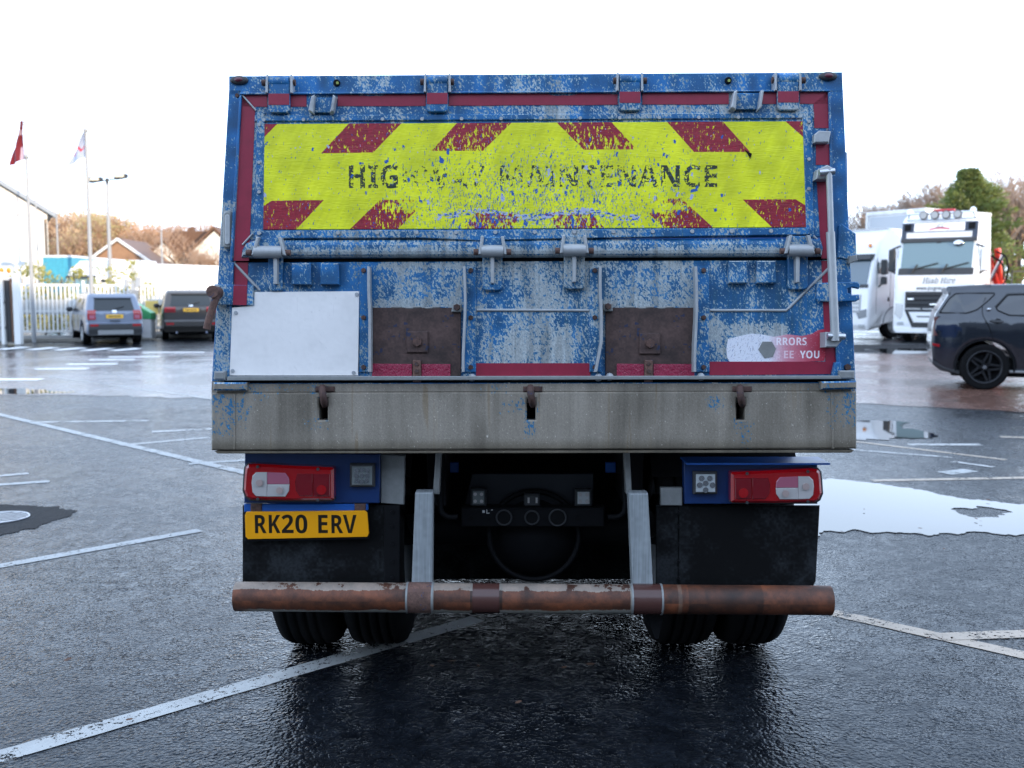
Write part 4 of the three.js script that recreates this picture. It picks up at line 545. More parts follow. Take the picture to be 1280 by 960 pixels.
  const tr = part('trailer', box(-1.27, 1.27, 1.25, 4.75, -7.4, -3.1, 0.03), M.white, t, 'white box trailer'); part('trailer_frame', [box(-1.3, 1.3, 4.67, 4.81, -3.16, -3.04, 0.02), box(1.22, 1.31, 1.2, 4.81, -3.18, -3.02, 0.02), box(-1.31, -1.22, 1.2, 4.81, -3.18, -3.02, 0.02), box(1.22, 1.3, 4.67, 4.81, -7.4, -3.1, 0.02)], M.white, tr); part('front_panel', box(-1.15, 1.15, 4.05, 4.6, -3.1, -3.07, 0.01), mat({ name: 'pale_grey_panel', color: C(0.42, 0.45, 0.48), roughness: 0.5 }), tr); part('side_curtain', box(1.272, 1.29, 1.35, 4.65, -7.3, -3.3, 0.005), mat({ name: 'beige_curtain', color: C(0.6, 0.55, 0.46), roughness: 0.6, map: rep(streakTex, 1) }), tr); part('trailer_chassis', [box(-0.5, -0.4, 0.9, 1.25, -7.2, -4, 0.01), box(0.4, 0.5, 0.9, 1.25, -7.2, -4, 0.01)], M.black, tr);
}
{ // lorry and trailers beyond the fence on the left
  const Z = 47, t = thing('delivery_lorry', 'white lorry cab with a teal trailer beyond the white railing', 'lorry', [at(99, 400, Z).x, 0, -Z], -0.5), c = frontCab(t, { W: 2.3, front: [[0, 0.3], [0.06, 0.5], [0.05, 1.0], [0.0, 1.6], [-0.2, 2.4], [-0.4, 2.8], [-0.9, 3.15]] });
  c.plate('windscreen', -1.0, 1.0, 1.6, 2.35, 0.02, mat({ name: 'green_windscreen', color: C(0.1, 0.2, 0.19), roughness: 0.05, clearcoat: 1 })); c.plate('sun_visor', -1.0, 1.0, 2.36, 2.48, 0.1, M.plastic); c.plate('grille', -0.8, 0.8, 0.8, 1.3, 0.03, M.plastic);
  for (const s of [-1, 1]) { part('side_window', box(s * 1.1, s * 1.14, 1.7, 2.3, -1.0, -0.4, 0.01), M.darkGlass, t); wheel(t, V3(s * 1.0, 0.5, -1.4), 'x', 0.5, 0.3, 0.3, M.galv, 6, s); c.trap('headlamp', s > 0 ? [[0.75, 0.95], [1.08, 1.0], [1.08, 0.75], [0.8, 0.72]] : [[-1.08, 1.0], [-0.75, 0.95], [-0.8, 0.72], [-1.08, 0.75]], 0.0, 0.08, M.galv); }
  part('load_body', box(-1.2, 1.2, 1.0, 3.1, -8.6, -2.4, 0.03), M.white, t);
  const Z2 = 52, a = at(60, 350, Z2), b = at(91, 322, Z2), t2 = thing('curtain_trailer', 'teal blue trailer side left of the white lorry cab', 'trailer', [(a.x + b.x) / 2, 0, -Z2]); part('curtain', box(-0.9, 0.62, 1.0, b.y, -9, 0, 0.03), mat({ name: 'teal_curtain', color: C(0.06, 0.36, 0.5), roughness: 0.5, map: rep(streakTex, 0.6) }), t2); part('roof_cap', box(-0.92, 0.64, b.y, b.y + 0.12, -9, 0.02, 0.02), M.white, t2); part('chassis', box(-0.7, 0.4, 0.6, 0.98, -8.6, -0.2, 0.02), M.black, t2); for (const z of [-6, -7.3]) for (const s of [-0.6, 0.34]) wheel(t2, V3(s, 0.48, z), 'x', 0.48, 0.3, 0.3, M.galv, 6, Math.sign(s));
  const Z3 = 56, c0 = at(120, 322, Z3), c1 = at(176, 322, Z3), t3 = thing('box_trailer', 'white box trailer beyond the fence, behind the lamp post', 'trailer', [(c0.x + c1.x) / 2, 0, -Z3]), w = (c1.x - c0.x) / 2; part('box', box(-w, w, 0.9, at(0, 325, Z3).y, -2.5, 0, 0.04), M.white, t3); part('frame', [box(-w, w, 0.8, 0.9, 0, 0.03, 0.01), box(w - 0.08, w + 0.01, 0.9, at(0, 325, Z3).y, 0, 0.03, 0.01)], M.galv, t3); for (const x of [-0.6, 0.6, 1.0]) wheel(t3, V3(x, 0.45, -0.2), 'z', 0.45, 0.3, 0.28, M.galv, 6, 1);
  const Z4 = 50, d0 = at(177, 340, Z4), d1 = at(330, 340, Z4), t4 = thing('site_cabin', 'long low white cabin wall beyond the railing, under the house', 'cabin', [(d0.x + d1.x) / 2, 0, -Z4]), w4 = (d1.x - d0.x) / 2; part('wall', box(-w4, w4, 0, at(0, 342, Z4).y, -3, 0, 0.02), M.white, t4); part('roof_edge', box(-w4 - 0.05, w4 + 0.05, at(0, 342, Z4).y, at(0, 339, Z4).y, -3.05, 0.06, 0.01), M.white, t4); for (let i = 0; i < 12; i++) part('panel_joint', box(-w4 + i * 0.55, -w4 + i * 0.55 + 0.03, 0.1, at(0, 343, Z4).y, 0, 0.012, 0.002), M.galv, t4);
  // dark railing and white van roof at the far right
  const Zr = 48, r0 = at(1264, 350, Zr), t5 = thing('yard_railing', 'dark railing right of the red crane at the right edge', 'fence', [r0.x, 0, -Zr]); for (let i = 0; i < 5; i++) part('post', box(i * 0.9, i * 0.9 + 0.06, 0, 2.75, -0.03, 0.03, 0.005), M.plastic, t5); part('rail', [box(0, 4, 2.65, 2.72, -0.03, 0.03, 0.005), box(0, 4, 1.7, 1.78, -0.03, 0.03, 0.005), box(0, 4, 0.6, 0.68, -0.03, 0.03, 0.005)], M.plastic, t5);
}

// ---------------------------------------------------------------- the tipper lorry
const TAILZ = 3.92, LEAN = 4 * Math.PI / 180, TO = V3(0, 1.0, -TAILZ), TV = V3(0, Math.cos(LEAN), -Math.sin(LEAN)), TN = V3(0, Math.sin(LEAN), Math.cos(LEAN));
const TM = new THREE.Matrix4().makeBasis(V3(1, 0, 0), TV, TN).setPosition(TO);
const truck = thing('tipper_truck', 'scraped blue tipper lorry with a worn yellow and red chevron tailgate, seen from behind', 'lorry', [at(667, 600, 4.5).x, 0, -4.56]);
const TB = truck.position;
const T = (px, py, w = 0) => { const r = ray(px, py), P = TO.clone().addScaledVector(TN, w), t = P.clone().sub(camera.position).dot(TN) / r.dot(TN), h = camera.position.clone().addScaledVector(r, t); return [h.x, h.clone().sub(TO).dot(TV)]; };
const CAM = V3(0, EYE, 0);
const toPx = (u, v) => { const p = TO.clone().addScaledVector(TV, v); p.x += u; p.sub(CAM); const yc = p.y * cosP - p.z * sinP, zc = p.y * sinP + p.z * cosP; return [CX + F * p.x / -zc, CY - F * yc / -zc]; };
const U0 = -1.36, UW = 2.84, V0 = -0.06, VW = 1.62;
function tailUV(g) { // g in tail coordinates (u, v, w)
  if (g.index) g = g.toNonIndexed();
  const p = g.attributes.position, n = g.attributes.normal, uv = new Float32Array(p.count * 2);
  for (let i = 0; i < p.count; i++) {
    let u = p.getX(i), v = p.getY(i); const w = p.getZ(i); if (Math.abs(n.getX(i)) > 0.7) u += w * 0.9; if (Math.abs(n.getY(i)) > 0.7) v += w * 0.9;
    uv[2 * i] = (u - U0) / UW; uv[2 * i + 1] = (v - V0) / VW;
  }
  g.setAttribute('uv', new THREE.BufferAttribute(uv, 2)); return g;
}
const toTruck = (g) => g.translate(-TB.x, -TB.y, -TB.z);
const tail = (g, own = false) => toTruck((own ? (g.index ? g.toNonIndexed() : g) : tailUV(g)).applyMatrix4(TM));
const slabG = (px, w0, w1, b = 0.002, holes = []) => prism(px.map(([a, c]) => T(a, c, w1)), w0, w1, b, holes.map((h) => h.map(([a, c]) => T(a, c, w1))));
const slab = (px, w0, w1, b, holes) => tail(slabG(px, w0, w1, b, holes));
const slabM = (px, w0, w1, b) => tail(buv(slabG(px, w0, w1, b)), true);       // with uv in metres
const R4 = (x0, y0, x1, y1) => [[x0, y1], [x1, y1], [x1, y0], [x0, y0]];
const roundR = (x0, y0, x1, y1, r, only = 'all') => { const o = []; const arc = (cx, cy, a0) => { for (let i = 0; i <= 4; i++) { const a = a0 + i * Math.PI / 8; o.push([cx + r * Math.cos(a), cy + r * Math.sin(a)]); } }; arc(x1 - r, y1 - r, 0); arc(x0 + r, y1 - r, Math.PI / 2); if (only === 'bottom') { o.push([x0, y0], [x1, y0]); } else { arc(x0 + r, y0 + r, Math.PI); arc(x1 - r, y0 + r, Math.PI * 1.5); } return o; };
const TP = (px, py, w) => { const [u, v] = T(px, py, w); return V3(u, v, w); };
const bolt = (px, py, w, r = 0.008, h = 0.006, seg = 6) => { const c = TP(px, py, w); return tail(buv(cyl(c, V3(c.x, c.y, w + h), r, r * 0.9, seg)), true); };
const tcyl = (a, b, r, seg = 10) => tail(buv(cyl(a, b, r, r, seg)), true);

// paint of the tail: blue, worn through to grey alloy where loads have scraped it; dirt runs down the sill
const [tailTex, tailBump] = (() => {
  const W = 2048, Hh = 1168, bump = new Uint8Array(W * Hh * 4);
  // [x0, y0, x1, y1 in photo pixels, share worn, feather]
  const zones = [[270, 85, 1060, 118, 0.22, 6], [430, 88, 780, 116, 0.5, 40], [270, 85, 302, 120, 0.06, 4], [1035, 85, 1060, 240, 0.12, 6], [300, 114, 1040, 152, 0.42, 5], [340, 134, 1000, 143, 0.55, 4], [282, 120, 318, 300, 0.1, 5], [315, 150, 330, 300, 0.45, 3], [1004, 150, 1024, 300, 0.3, 3],
    [300, 286, 800, 298, 0.5, 3], [800, 286, 1030, 298, 0.2, 20], [300, 298, 1030, 314, 0.47, 3], [800, 298, 1030, 312, 0.32, 60], [300, 312, 1030, 324, 0.95, 4], [262, 318, 290, 480, 0.55, 4], [285, 326, 450, 364, 0.36, 5], [450, 326, 600, 384, 0.58, 8], [590, 326, 745, 392, 0.7, 10], [600, 345, 655, 390, 0.42, 20], [752, 326, 870, 384, 0.6, 8], [870, 326, 1045, 470, 0.4, 8], [960, 380, 1045, 420, 0.22, 20],
    [450, 326, 470, 470, 0.3, 2], [578, 326, 597, 470, 0.34, 2], [736, 326, 756, 470, 0.28, 2], [866, 326, 888, 470, 0.26, 2], [470, 328, 865, 336, 0.85, 4], [597, 390, 736, 455, 0.42, 4], [630, 410, 720, 455, 0.85, 22], [605, 440, 640, 455, 0.7, 10], [466, 374, 578, 386, 0.9, 4], [756, 374, 868, 386, 0.9, 4],
    [888, 404, 985, 425, 0.85, 6], [895, 415, 915, 452, 0.7, 8], [1040, 240, 1062, 480, 0.16, 6], [262, 250, 300, 262, 0.8, 5], [270, 262, 292, 312, 0.9, 4]];
  const blues = [[262, 490, 296, 545, 0.62, 6], [296, 495, 318, 530, 0.6, 8], [318, 490, 345, 500, 0.5, 8], [384, 510, 412, 536, 0.55, 6], [655, 505, 672, 545, 0.5, 5], [622, 498, 660, 514, 0.4, 8], [915, 520, 942, 555, 0.6, 6], [880, 492, 915, 512, 0.45, 8], [1030, 492, 1046, 535, 0.5, 4], [1050, 485, 1072, 535, 0.75, 6], [285, 478, 340, 489, 0.5, 6], [540, 480, 640, 489, 0.42, 8], [330, 480, 410, 489, 0.5, 6], [1000, 478, 1060, 490, 0.5, 5]];
  const inside = (z, x, y) => sstep(z[0] - z[5], z[0] + z[5], x) * (1 - sstep(z[2] - z[5], z[2] + z[5], x)) * sstep(z[1] - z[5], z[1] + z[5], y) * (1 - sstep(z[3] - z[5], z[3] + z[5], y));
  const gw = 341, gh = 195, D = new Float32Array(gw * gh), B = new Float32Array(gw * gh), PY = new Float32Array(gw * gh);
  for (let j = 0; j < gh; j++) for (let i = 0; i < gw; i++) {
    const [x, y] = toPx(U0 + UW * i / (gw - 1), V0 + VW * j / (gh - 1)); let d = 0.3, b = 0;
    for (const z of zones) d = lerp(d, z[4], inside(z, x, y)); for (const z of blues) b = Math.max(b, z[4] * inside(z, x, y));
    D[j * gw + i] = d; B[j * gw + i] = b; PY[j * gw + i] = y;
  }
  const look = (A, s, t) => { const x = s * (gw - 1.001), y = t * (gh - 1.001), i = Math.floor(x), j = Math.floor(y), k = j * gw + i; return lerp(lerp(A[k], A[k + 1], x - i), lerp(A[k + gw], A[k + gw + 1], x - i), y - j); };
  const tex = dataTex(W, Hh, (x, y, o) => {
    const s = (x + 0.5) / W, t = (y + 0.5) / Hh, u = s * UW + 5, v = t * VW + 5, k = (y * W + x) * 4;
    const n1 = vn(u * 170 + v * 40, v * 105), n2 = vn(u * 320 + v * 90, v * 190 + 40), n3 = vn(u * 26, v * 18), n4 = vn(u * 560, v * 380), n5 = vn(u * 6, v * 5), n6 = vn(u * 13 + 3, v * 9 + 7), sc = vn(u * 14 + v * 40, v * 230);
    const py = look(PY, s, t), f = 0.3 * n1 + 0.27 * n2 + 0.16 * n3 + 0.2 * n4 + 0.19 * (n6 - 0.5) + 0.08 * n5 + (sc > 0.9 ? 0.08 : 0);
    const streak = vn(u * 34 + 1.5 * vn(u * 5, v * 4), v * 1.5), fine = vn(u * 150, v * 5);
    if (py > 476.5) { // sill and ledge
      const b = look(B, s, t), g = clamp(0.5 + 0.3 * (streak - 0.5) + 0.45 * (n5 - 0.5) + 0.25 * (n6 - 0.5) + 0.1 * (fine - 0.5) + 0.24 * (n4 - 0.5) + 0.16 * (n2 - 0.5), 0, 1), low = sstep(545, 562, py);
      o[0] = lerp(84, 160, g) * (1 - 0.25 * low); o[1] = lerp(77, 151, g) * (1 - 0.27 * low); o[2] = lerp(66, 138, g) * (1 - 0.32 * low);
      if (streak > 0.7 && fine > 0.4) { const q = sstep(0.7, 0.95, streak) * sstep(0.4, 0.7, fine) * 0.45; o[0] *= 1 - 0.3 * q; o[1] *= 1 - 0.42 * q; o[2] *= 1 - 0.6 * q; }
      if (f + 0.3 * (b - 0.5) > 0.64 && b > 0.05) { o[0] = 16 + 12 * n4; o[1] = 88 + 14 * n4; o[2] = 138; }
      if (n2 > 0.93 && n1 > 0.6) { o[0] += 60; o[1] += 60; o[2] += 60; }
      bump[k] = 120 + 40 * (n5 - 0.5) + 30 * (n4 - 0.5);
    } else {
      const d = look(D, s, t) - 0.05, w = sstep(-0.06, 0.055, f - (0.5 + (0.5 - d) * 0.44));
      const shine = 0.78 + 0.42 * n3 + 0.12 * (n4 - 0.5), gr = 0.8 + 0.24 * n2 + 0.18 * (n5 - 0.5) + 0.16 * (n4 - 0.5) - 0.16 * sstep(0.62, 0.8, streak);
      o[0] = lerp(3 + 9 * n3, 178 * gr, w * 0.93); o[1] = lerp(92 * shine, 181 * gr, w * 0.93); o[2] = lerp(148 * shine, 180 * gr, w * 0.93);
      const dirt = sstep(0.6, 0.85, n5 * 0.6 + 0.4 * fine) * 0.5 + 0.1; o[0] = lerp(o[0], 84, dirt * 0.4); o[1] = lerp(o[1], 82, dirt * 0.4); o[2] = lerp(o[2], 76, dirt * 0.4);
      bump[k] = 170 - 60 * w + 24 * (n4 - 0.5) + 50 * (n5 - 0.5);
    }
    bump[k + 1] = bump[k + 2] = bump[k]; bump[k + 3] = 255;
  }, true);
  const b = new THREE.DataTexture(bump, W, Hh); b.magFilter = THREE.LinearFilter; b.needsUpdate = true;
  for (const t of [tex, b]) t.wrapS = t.wrapT = THREE.ClampToEdgeWrapping;
  return [tex, b];
})();
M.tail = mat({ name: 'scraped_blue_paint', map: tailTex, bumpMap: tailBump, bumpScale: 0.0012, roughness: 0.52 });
M.blue = mat({ name: 'blue_paint', color: C(0.008, 0.085, 0.36), roughness: 0.4, map: rep(grimeTex, 1.2) });
M.worn = mat({ name: 'worn_grey_metal', color: C(0.4, 0.42, 0.44), roughness: 0.5, metalness: 0.2, map: rep(grimeTex, 6) });
M.alloyDirty = mat({ name: 'dirty_alloy', color: C(0.24, 0.25, 0.25), roughness: 0.55, metalness: 0.15, map: rep(grimeTex, 7) });

// --- rear frame: top rail, two pillars (sides lean in), sill
const frame = part('rear_frame', [
  slab([[286, 119], [1054, 116], [1053, 90], [286, 95]], -0.09, -0.012, 0.003),
  slab([[302, 112], [286, 112], [264, 492], [290, 492]], -0.09, -0.012, 0.003), slab([[1036, 112], [1054, 112], [1070, 490], [1046, 490]], -0.09, -0.012, 0.003),
], M.tail, truck);
for (const [a, b] of [[299, 100.5], [1035, 95.5]]) { // corner marker lamps
  const l = new THREE.SphereGeometry(1, 16, 10), c = TP(a, b, -0.008); l.scale(0.036, 0.018, 0.014); l.translate(c.x, c.y, c.z); const hs = part('marker_lamp', tail(buv(l), true), M.plastic, truck);
  const q = new THREE.SphereGeometry(1, 12, 8); q.scale(0.022, 0.011, 0.012); q.translate(c.x, c.y, c.z + 0.005); part('lens', tail(buv(q), true), mat({ name: 'dull_red_lens', color: C(0.1, 0.018, 0.03), roughness: 0.3 }), hs);
}
for (const [a, b] of [[421, 104], [910, 101]]) { part('indicator_stud', bolt(a, b, -0.012, 0.014, 0.01, 12), M.black, truck); part('indicator_stud', bolt(a + 1, b, -0.004, 0.006, 0.006, 8), mat({ color: C(0.3, 0.35, 0.08), roughness: 0.3 }), truck); }

// --- body behind the tailgate: alloy sides and floor, hidden hopper, sub-frame
{
  const [lx, ly] = T(287, 96, -0.09), [rx] = T(1053, 92, -0.09), [lb, vb] = T(264, 488, -0.09), [rb] = T(1070, 488, -0.09), zf = -9.0;
  const topL = V3(lx, 0, 0), P = (u, v) => TO.clone().addScaledVector(TV, v).addScaledVector(TN, -0.092).add(V3(u, 0, 0));
  const wall = (a, b, dx) => { // a, b: lower and upper rear corners; runs forward to zf
    const g = new THREE.BufferGeometry(), q = [a, b, V3(b.x, b.y, zf), V3(a.x, a.y, zf)], o = q.map((p) => V3(p.x + dx, p.y, p.z)), f = [];
    const quad = (p0, p1, p2, p3) => f.push(p0, p1, p2, p0, p2, p3); quad(q[0], q[1], q[2], q[3]); quad(o[0], o[3], o[2], o[1]); quad(q[1], o[1], o[2], q[2]); quad(q[0], q[3], o[3], o[0]); quad(q[2], o[2], o[3], q[3]); quad(q[0], o[0], o[1], q[1]);
    g.setAttribute('position', new THREE.Float32BufferAttribute(f.flatMap((p) => [p.x, p.y, p.z]), 3)); g.computeVertexNormals(); return toTruck(buv(g));
  };
  const blueSide = mat({ name: 'body_side_paint', color: C(0.01, 0.1, 0.4), roughness: 0.45, map: rep(streakTex, 0.6) });
  part('body_side', wall(P(lb, vb), P(lx, ly), 0.04), blueSide, truck); part('body_side', wall(P(rb, vb), P(rx, ly), -0.04), blueSide, truck);
  for (const z of [-5.2, -6.4, -7.6, -8.8]) for (const s of [-1, 1]) { const xb = s < 0 ? lb : rb, xt = s < 0 ? lx : rx, yb = P(0, vb).y, yt = P(0, ly).y; part('side_post', toTruck(buv(cyl(V3(xb + s * 0.02, yb, z), V3(xt + s * 0.02, yt - 0.02, z), 0.045, 0.045, 4))), blueSide, truck); }
  part('body_floor', toTruck(box(lb + 0.03, rb - 0.03, P(0, vb).y - 0.05, P(0, vb).y + 0.01, -9.0, -4.02)), M.alloyDirty, truck);
  part('headboard', toTruck(box(lx, rx, P(0, vb).y, P(0, ly).y + 0.25, -9.06, -9.0)), blueSide, truck);
}
// sill under the tailgate, ledge, end blocks, hooks
const slotAt = [[404, 495, 525], [664, 493, 525], [926, 490, 525]];
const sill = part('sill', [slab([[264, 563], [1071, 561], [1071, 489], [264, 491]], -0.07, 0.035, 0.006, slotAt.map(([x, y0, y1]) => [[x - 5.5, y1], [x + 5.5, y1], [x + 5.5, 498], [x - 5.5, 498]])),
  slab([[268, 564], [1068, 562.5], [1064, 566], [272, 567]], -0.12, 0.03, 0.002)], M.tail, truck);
part('slot_back', slab([[380, 540], [960, 540], [960, 492], [380, 492]], -0.2, -0.16, 0), M.rubber, truck);
part('corner_seam', slab([[291, 562], [294, 562], [294, 492], [292, 492]], 0.035, 0.039, 0.001), M.tail, truck); part('corner_seam', slab([[1040, 561], [1043, 561], [1042, 490], [1039, 490]], 0.035, 0.039, 0.001), M.tail, truck);
part('ledge', slab([[270, 491], [1065, 489], [1065, 478], [270, 479]], -0.05, 0.028, 0.003), M.tail, truck);
part('ledge_lip', [slabM([[283, 476], [1052, 474], [1050, 469.5], [285, 470.5]], -0.01, 0.05, 0.003)], M.alloyDirty, truck);
part('gap_seal', slabM([[280, 481], [1058, 479], [1058, 474], [280, 476]], -0.05, 0.008, 0), M.black, truck);
for (const q of [[[266, 488], [308, 488], [308, 478], [266, 478]], [[1027, 487], [1071, 486], [1071, 476], [1027, 477]]]) part('end_block', slab(q, -0.04, 0.06, 0.006), M.tail, truck);
for (const q of [[[267, 475], [281, 475], [281, 464], [267, 464]], [[1049, 474], [1069, 474], [1069, 463], [1049, 463]]]) part('bump_stop', slabM(q, -0.03, 0.045, 0.006), M.alloyDirty, truck);
for (const [x, y0] of slotAt) {
  const h = part('tailgate_hook', slabM([[x - 10, 490], [x + 14, 490], [x + 14, 483], [x - 10, 483]], 0.0, 0.036, 0.004), M.rustDark, truck);
  const p = (dx, y, w) => TP(x + dx, y, w); part('finger', tail(buv(tube([p(-1, 484, 0.03), p(-1, 489, 0.055), p(0, 496, 0.06), p(1, 502, 0.045), p(2, 506, 0.015)], 0.014, 20, 8)), true), M.rustDark, h);
}

// --- upper flap
const flapW = 0.0;
const upper = part('tailgate_flap', [
  slab([[302, 300], [1026, 296], [1036, 112], [301, 116.5]], -0.012, 0.012, 0.003),
  slab([[299, 118], [1038, 114], [1038, 112], [300, 115.5]], -0.012, 0.028, 0.002), // light lip along the top
  slab([[287, 326], [290, 326], [302, 116], [299.5, 116]], -0.01, 0.024, 0.001), slab([[1041, 323], [1044, 323], [1038, 113], [1035.5, 113]], -0.01, 0.024, 0.001),
  slab([[318, 152], [1018, 148], [1018, 140], [318, 144]], 0.0, 0.02, 0.004),      // pressed bead over the board
  slab([[317, 300], [329, 300], [331, 140], [321, 140]], 0.0, 0.022, 0.004), slab([[1008, 297], [1018, 297], [1016, 140], [1003, 140]], 0.0, 0.022, 0.004),
], M.tail, truck);
{ // lower rounded rail of the flap
  part('bottom_rail', slab([[300, 322], [1029, 320], [1031, 309], [1027, 297], [318, 299], [306, 303], [301, 312]], -0.03, 0.032, 0.024), M.tail, truck);
  part('shadow_gap', slabM([[292, 329], [1040, 326], [1040, 318], [292, 320]], -0.06, -0.014, 0), M.black, truck);
}
part('corner_weld', [tail(buv(cyl(TP(302, 118, 0.018), TP(320, 138, 0.018), 0.004, 0.004, 6)), true), tail(buv(cyl(TP(1012, 290, 0.018), TP(1026, 304, 0.018), 0.004, 0.004, 6)), true), tail(buv(cyl(TP(316, 292, 0.018), TP(303, 306, 0.018), 0.004, 0.004, 6)), true)], M.worn, truck);
// crimson tape round the flap, torn along its upper edge
const wavy = (x0, x1, y, amp, seed, n = 40) => Array.from({ length: n + 1 }, (_, i) => { const x = lerp(x0, x1, i / n); return [x, y(x) + amp * (vn(x * 0.03 + seed, seed) - 0.35) + 0.25 * amp * (vn(x * 0.2, seed) - 0.5)]; });
const tapeTop = (x) => lerp(118, 113.5, (x - 303) / 730), tapeLow = (x) => lerp(133, 129.5, (x - 303) / 730);
for (const [a, b, amp] of [[303, 334, 0.3], [363, 383, 0.3], [422, 532, 5], [561, 772, 7], [803, 911, 1], [953, 972, 0.6], [1000, 1036, 0.3]]) part('tape', slabM([...wavy(a, b, tapeLow, 0.8, 3), ...wavy(a, b, tapeTop, amp, a).reverse()], 0.011, 0.0145, 0), M.tape, truck);
part('tape', slabM([[292, 326], [311, 326], [319, 134], [303, 118]], 0.011, 0.0145, 0), M.tape, truck);
part('tape', slabM([[1018, 160], [1036.5, 160], [1035.5, 114], [1017, 130]], 0.011, 0.0145, 0), M.tape, truck);
part('tape', slabM([[1020, 206], [1037, 206], [1037, 180], [1020, 180]], 0.011, 0.0145, 0), M.tape, truck);
part('tape', slabM([[1027, 323], [1041, 323], [1038, 225], [1021, 225]], 0.011, 0.0145, 0), M.tape, truck);

// chevron board
const boardPts = [[326, 287], [1009, 284], [1004, 151.5], [330, 155]];
const boardTex = (() => {
  const W = 2048, Hh = 400, X0 = 322, X1 = 1013, Y0 = 149, Y1 = 290, sx = W / (X1 - X0), sy = Hh / (Y1 - Y0), p = (x, y) => [(x - X0) * sx, (y - Y0) * sy];
  const c = document.createElement('canvas'); c.width = W; c.height = Hh; const g = c.getContext('2d'), poly = (pts, col) => { g.fillStyle = col; g.beginPath(); pts.forEach((q, i) => (i ? g.lineTo(...p(...q)) : g.moveTo(...p(...q)))); g.fill(); };
  g.fillStyle = '#000'; g.fillRect(0, 0, W, Hh); // channels: red film in R, letters in G
  const red = [[[326, 150], [352, 150], [328, 174]], [[441, 150], [506, 150], [467, 190.5], [402, 191.5]], [[575, 150], [643, 150], [604, 188.5], [540, 188.5]], [[693, 150], [762, 150], [796, 186.5], [730, 187]], [[832, 150], [901, 149], [938, 190], [868, 190]], [[979, 149], [1012, 149], [1012, 178]],
    [[340, 251], [405, 250], [367, 290], [322, 290], [322, 262]], [[475, 250], [533, 250], [494, 290], [434, 290]], [[610, 250], [663, 250], [638, 290], [575, 290]], [[662, 250], [725, 250], [760, 290], [702, 290]], [[793, 249], [852, 248], [898, 290], [836, 290]], [[929, 249.5], [995, 249], [1013, 260], [1013, 290], [972, 290]]];
  for (const q of red) poly(q, '#f00');
  g.globalCompositeOperation = 'lighter'; g.fillStyle = '#0f0'; g.textBaseline = 'alphabetic'; g.font = 'bold 100px sans-serif';
  const put = (txt, xa, xb, y, cap) => { const m = g.measureText(txt); g.save(); g.translate(...p(xa, y)); g.scale((xb - xa) * sx / m.width, cap * sy / 71.4); g.fillText(txt, 0, 0); g.restore(); };
  put('HIGHWAY', 433, 607, 235, 28.5); put('MAINTENANCE', 622, 899, 233.5, 27);
  g.globalCompositeOperation = 'source-over';
  const src = g.getImageData(0, 0, W, Hh).data;
  g.fillStyle = '#000'; g.fillRect(0, 0, W, Hh); const r = rng(31); // scratches: blue in B, grey in R
  for (let i = 0; i < 3600; i++) {
    const mid = r() < 0.72, x = mid ? lerp(480, 880, (r() + r()) / 2) : lerp(328, 1006, r()), y = mid ? lerp(165, 290, Math.sqrt(r())) : lerp(160, 285, r()), big = r() < 0.02, L = (big ? 6 : 1.5 + 5 * r() * r()) * (mid ? 1 : 0.7), a = Math.PI / 2 + (r() - 0.5) * 0.9;
    g.strokeStyle = r() < 0.72 ? '#00f' : '#f00'; g.lineWidth = (big ? 2.5 + 2 * r() : 0.4 + 1.0 * r() * r()) * 2; g.globalAlpha = 0.55 + 0.45 * r(); g.beginPath(); g.moveTo(...p(x, y)); g.lineTo(...p(x + Math.cos(a) * L + (r() - 0.5) * 2, y + Math.sin(a) * L * 0.6)); g.lineTo(...p(x + Math.cos(a) * L, y + Math.sin(a) * L)); g.stroke();
  }
  for (let i = 0; i < 420; i++) { const x = lerp(545, 800, r()), y = 268 + (r() - 0.5) * 7 + 4 * Math.sin(x * 0.05); g.globalAlpha = 0.7; g.strokeStyle = r() < 0.35 ? '#00f' : '#f00'; g.lineWidth = 2 + 5 * r(); g.beginPath(); g.moveTo(...p(x, y)); g.lineTo(...p(x + 5 * r(), y + (r() - 0.5) * 2)); g.stroke(); }
  for (const [x, y, w, h, col] of [[629, 246, 7, 14, '#f00'], [686, 215, 6, 16, '#f00'], [733, 209, 7, 10, '#f00'], [735, 262, 16, 8, '#f00'], [331, 244, 7, 9, '#f00'], [867, 238, 12, 7, '#00f'], [872, 234, 8, 5, '#00f'], [452, 204, 9, 5, '#00f'], [483, 202, 8, 6, '#00f'], [494, 187, 4, 6, '#00f'], [865, 246, 8, 12, '#f00'], [895, 262, 7, 6, '#00f'], [511, 225, 6, 8, '#00f'], [552, 200, 8, 14, '#00f'], [950, 215, 3, 7, '#f00'], [988, 262, 6, 5, '#00f'], [560, 190, 6, 12, '#00f'], [770, 218, 4, 8, '#00f']]) {
    g.globalAlpha = 1; g.fillStyle = col; g.beginPath(); for (let k = 0; k < 9; k++) { const a = k / 9 * 6.283, q = 0.35 + 0.65 * r(); const pt = p(x + Math.cos(a) * w * 0.5 * q, y + Math.sin(a) * h * 0.5 * q); k ? g.lineTo(...pt) : g.moveTo(...pt); } g.fill(); }
  const scr = g.getImageData(0, 0, W, Hh).data;
  const tex = dataTex(W, Hh, (x, yy, o) => {
    const y = Hh - 1 - yy, k = (y * W + x) * 4, px = X0 + x / sx, py = Y0 + y / sy;
    const n = 0.42 * vn(x * 0.17, y * 0.07) + 0.36 * vn(x * 0.42, y * 0.15) + 0.22 * vn(x * 0.9, y * 0.6), m = 0.55 * vn(x * 0.13 + 50 + y * 0.05, y * 0.11 - x * 0.04) + 0.45 * vn(x * 0.34 + y * 0.1, y * 0.3), b = vn(x * 0.012, y * 0.02);
    const midX = 1 - sstep(120, 235, Math.abs(px - 672)), worn = Math.max(0.1, midX * (0.45 + 0.55 * sstep(150, 190, py)));
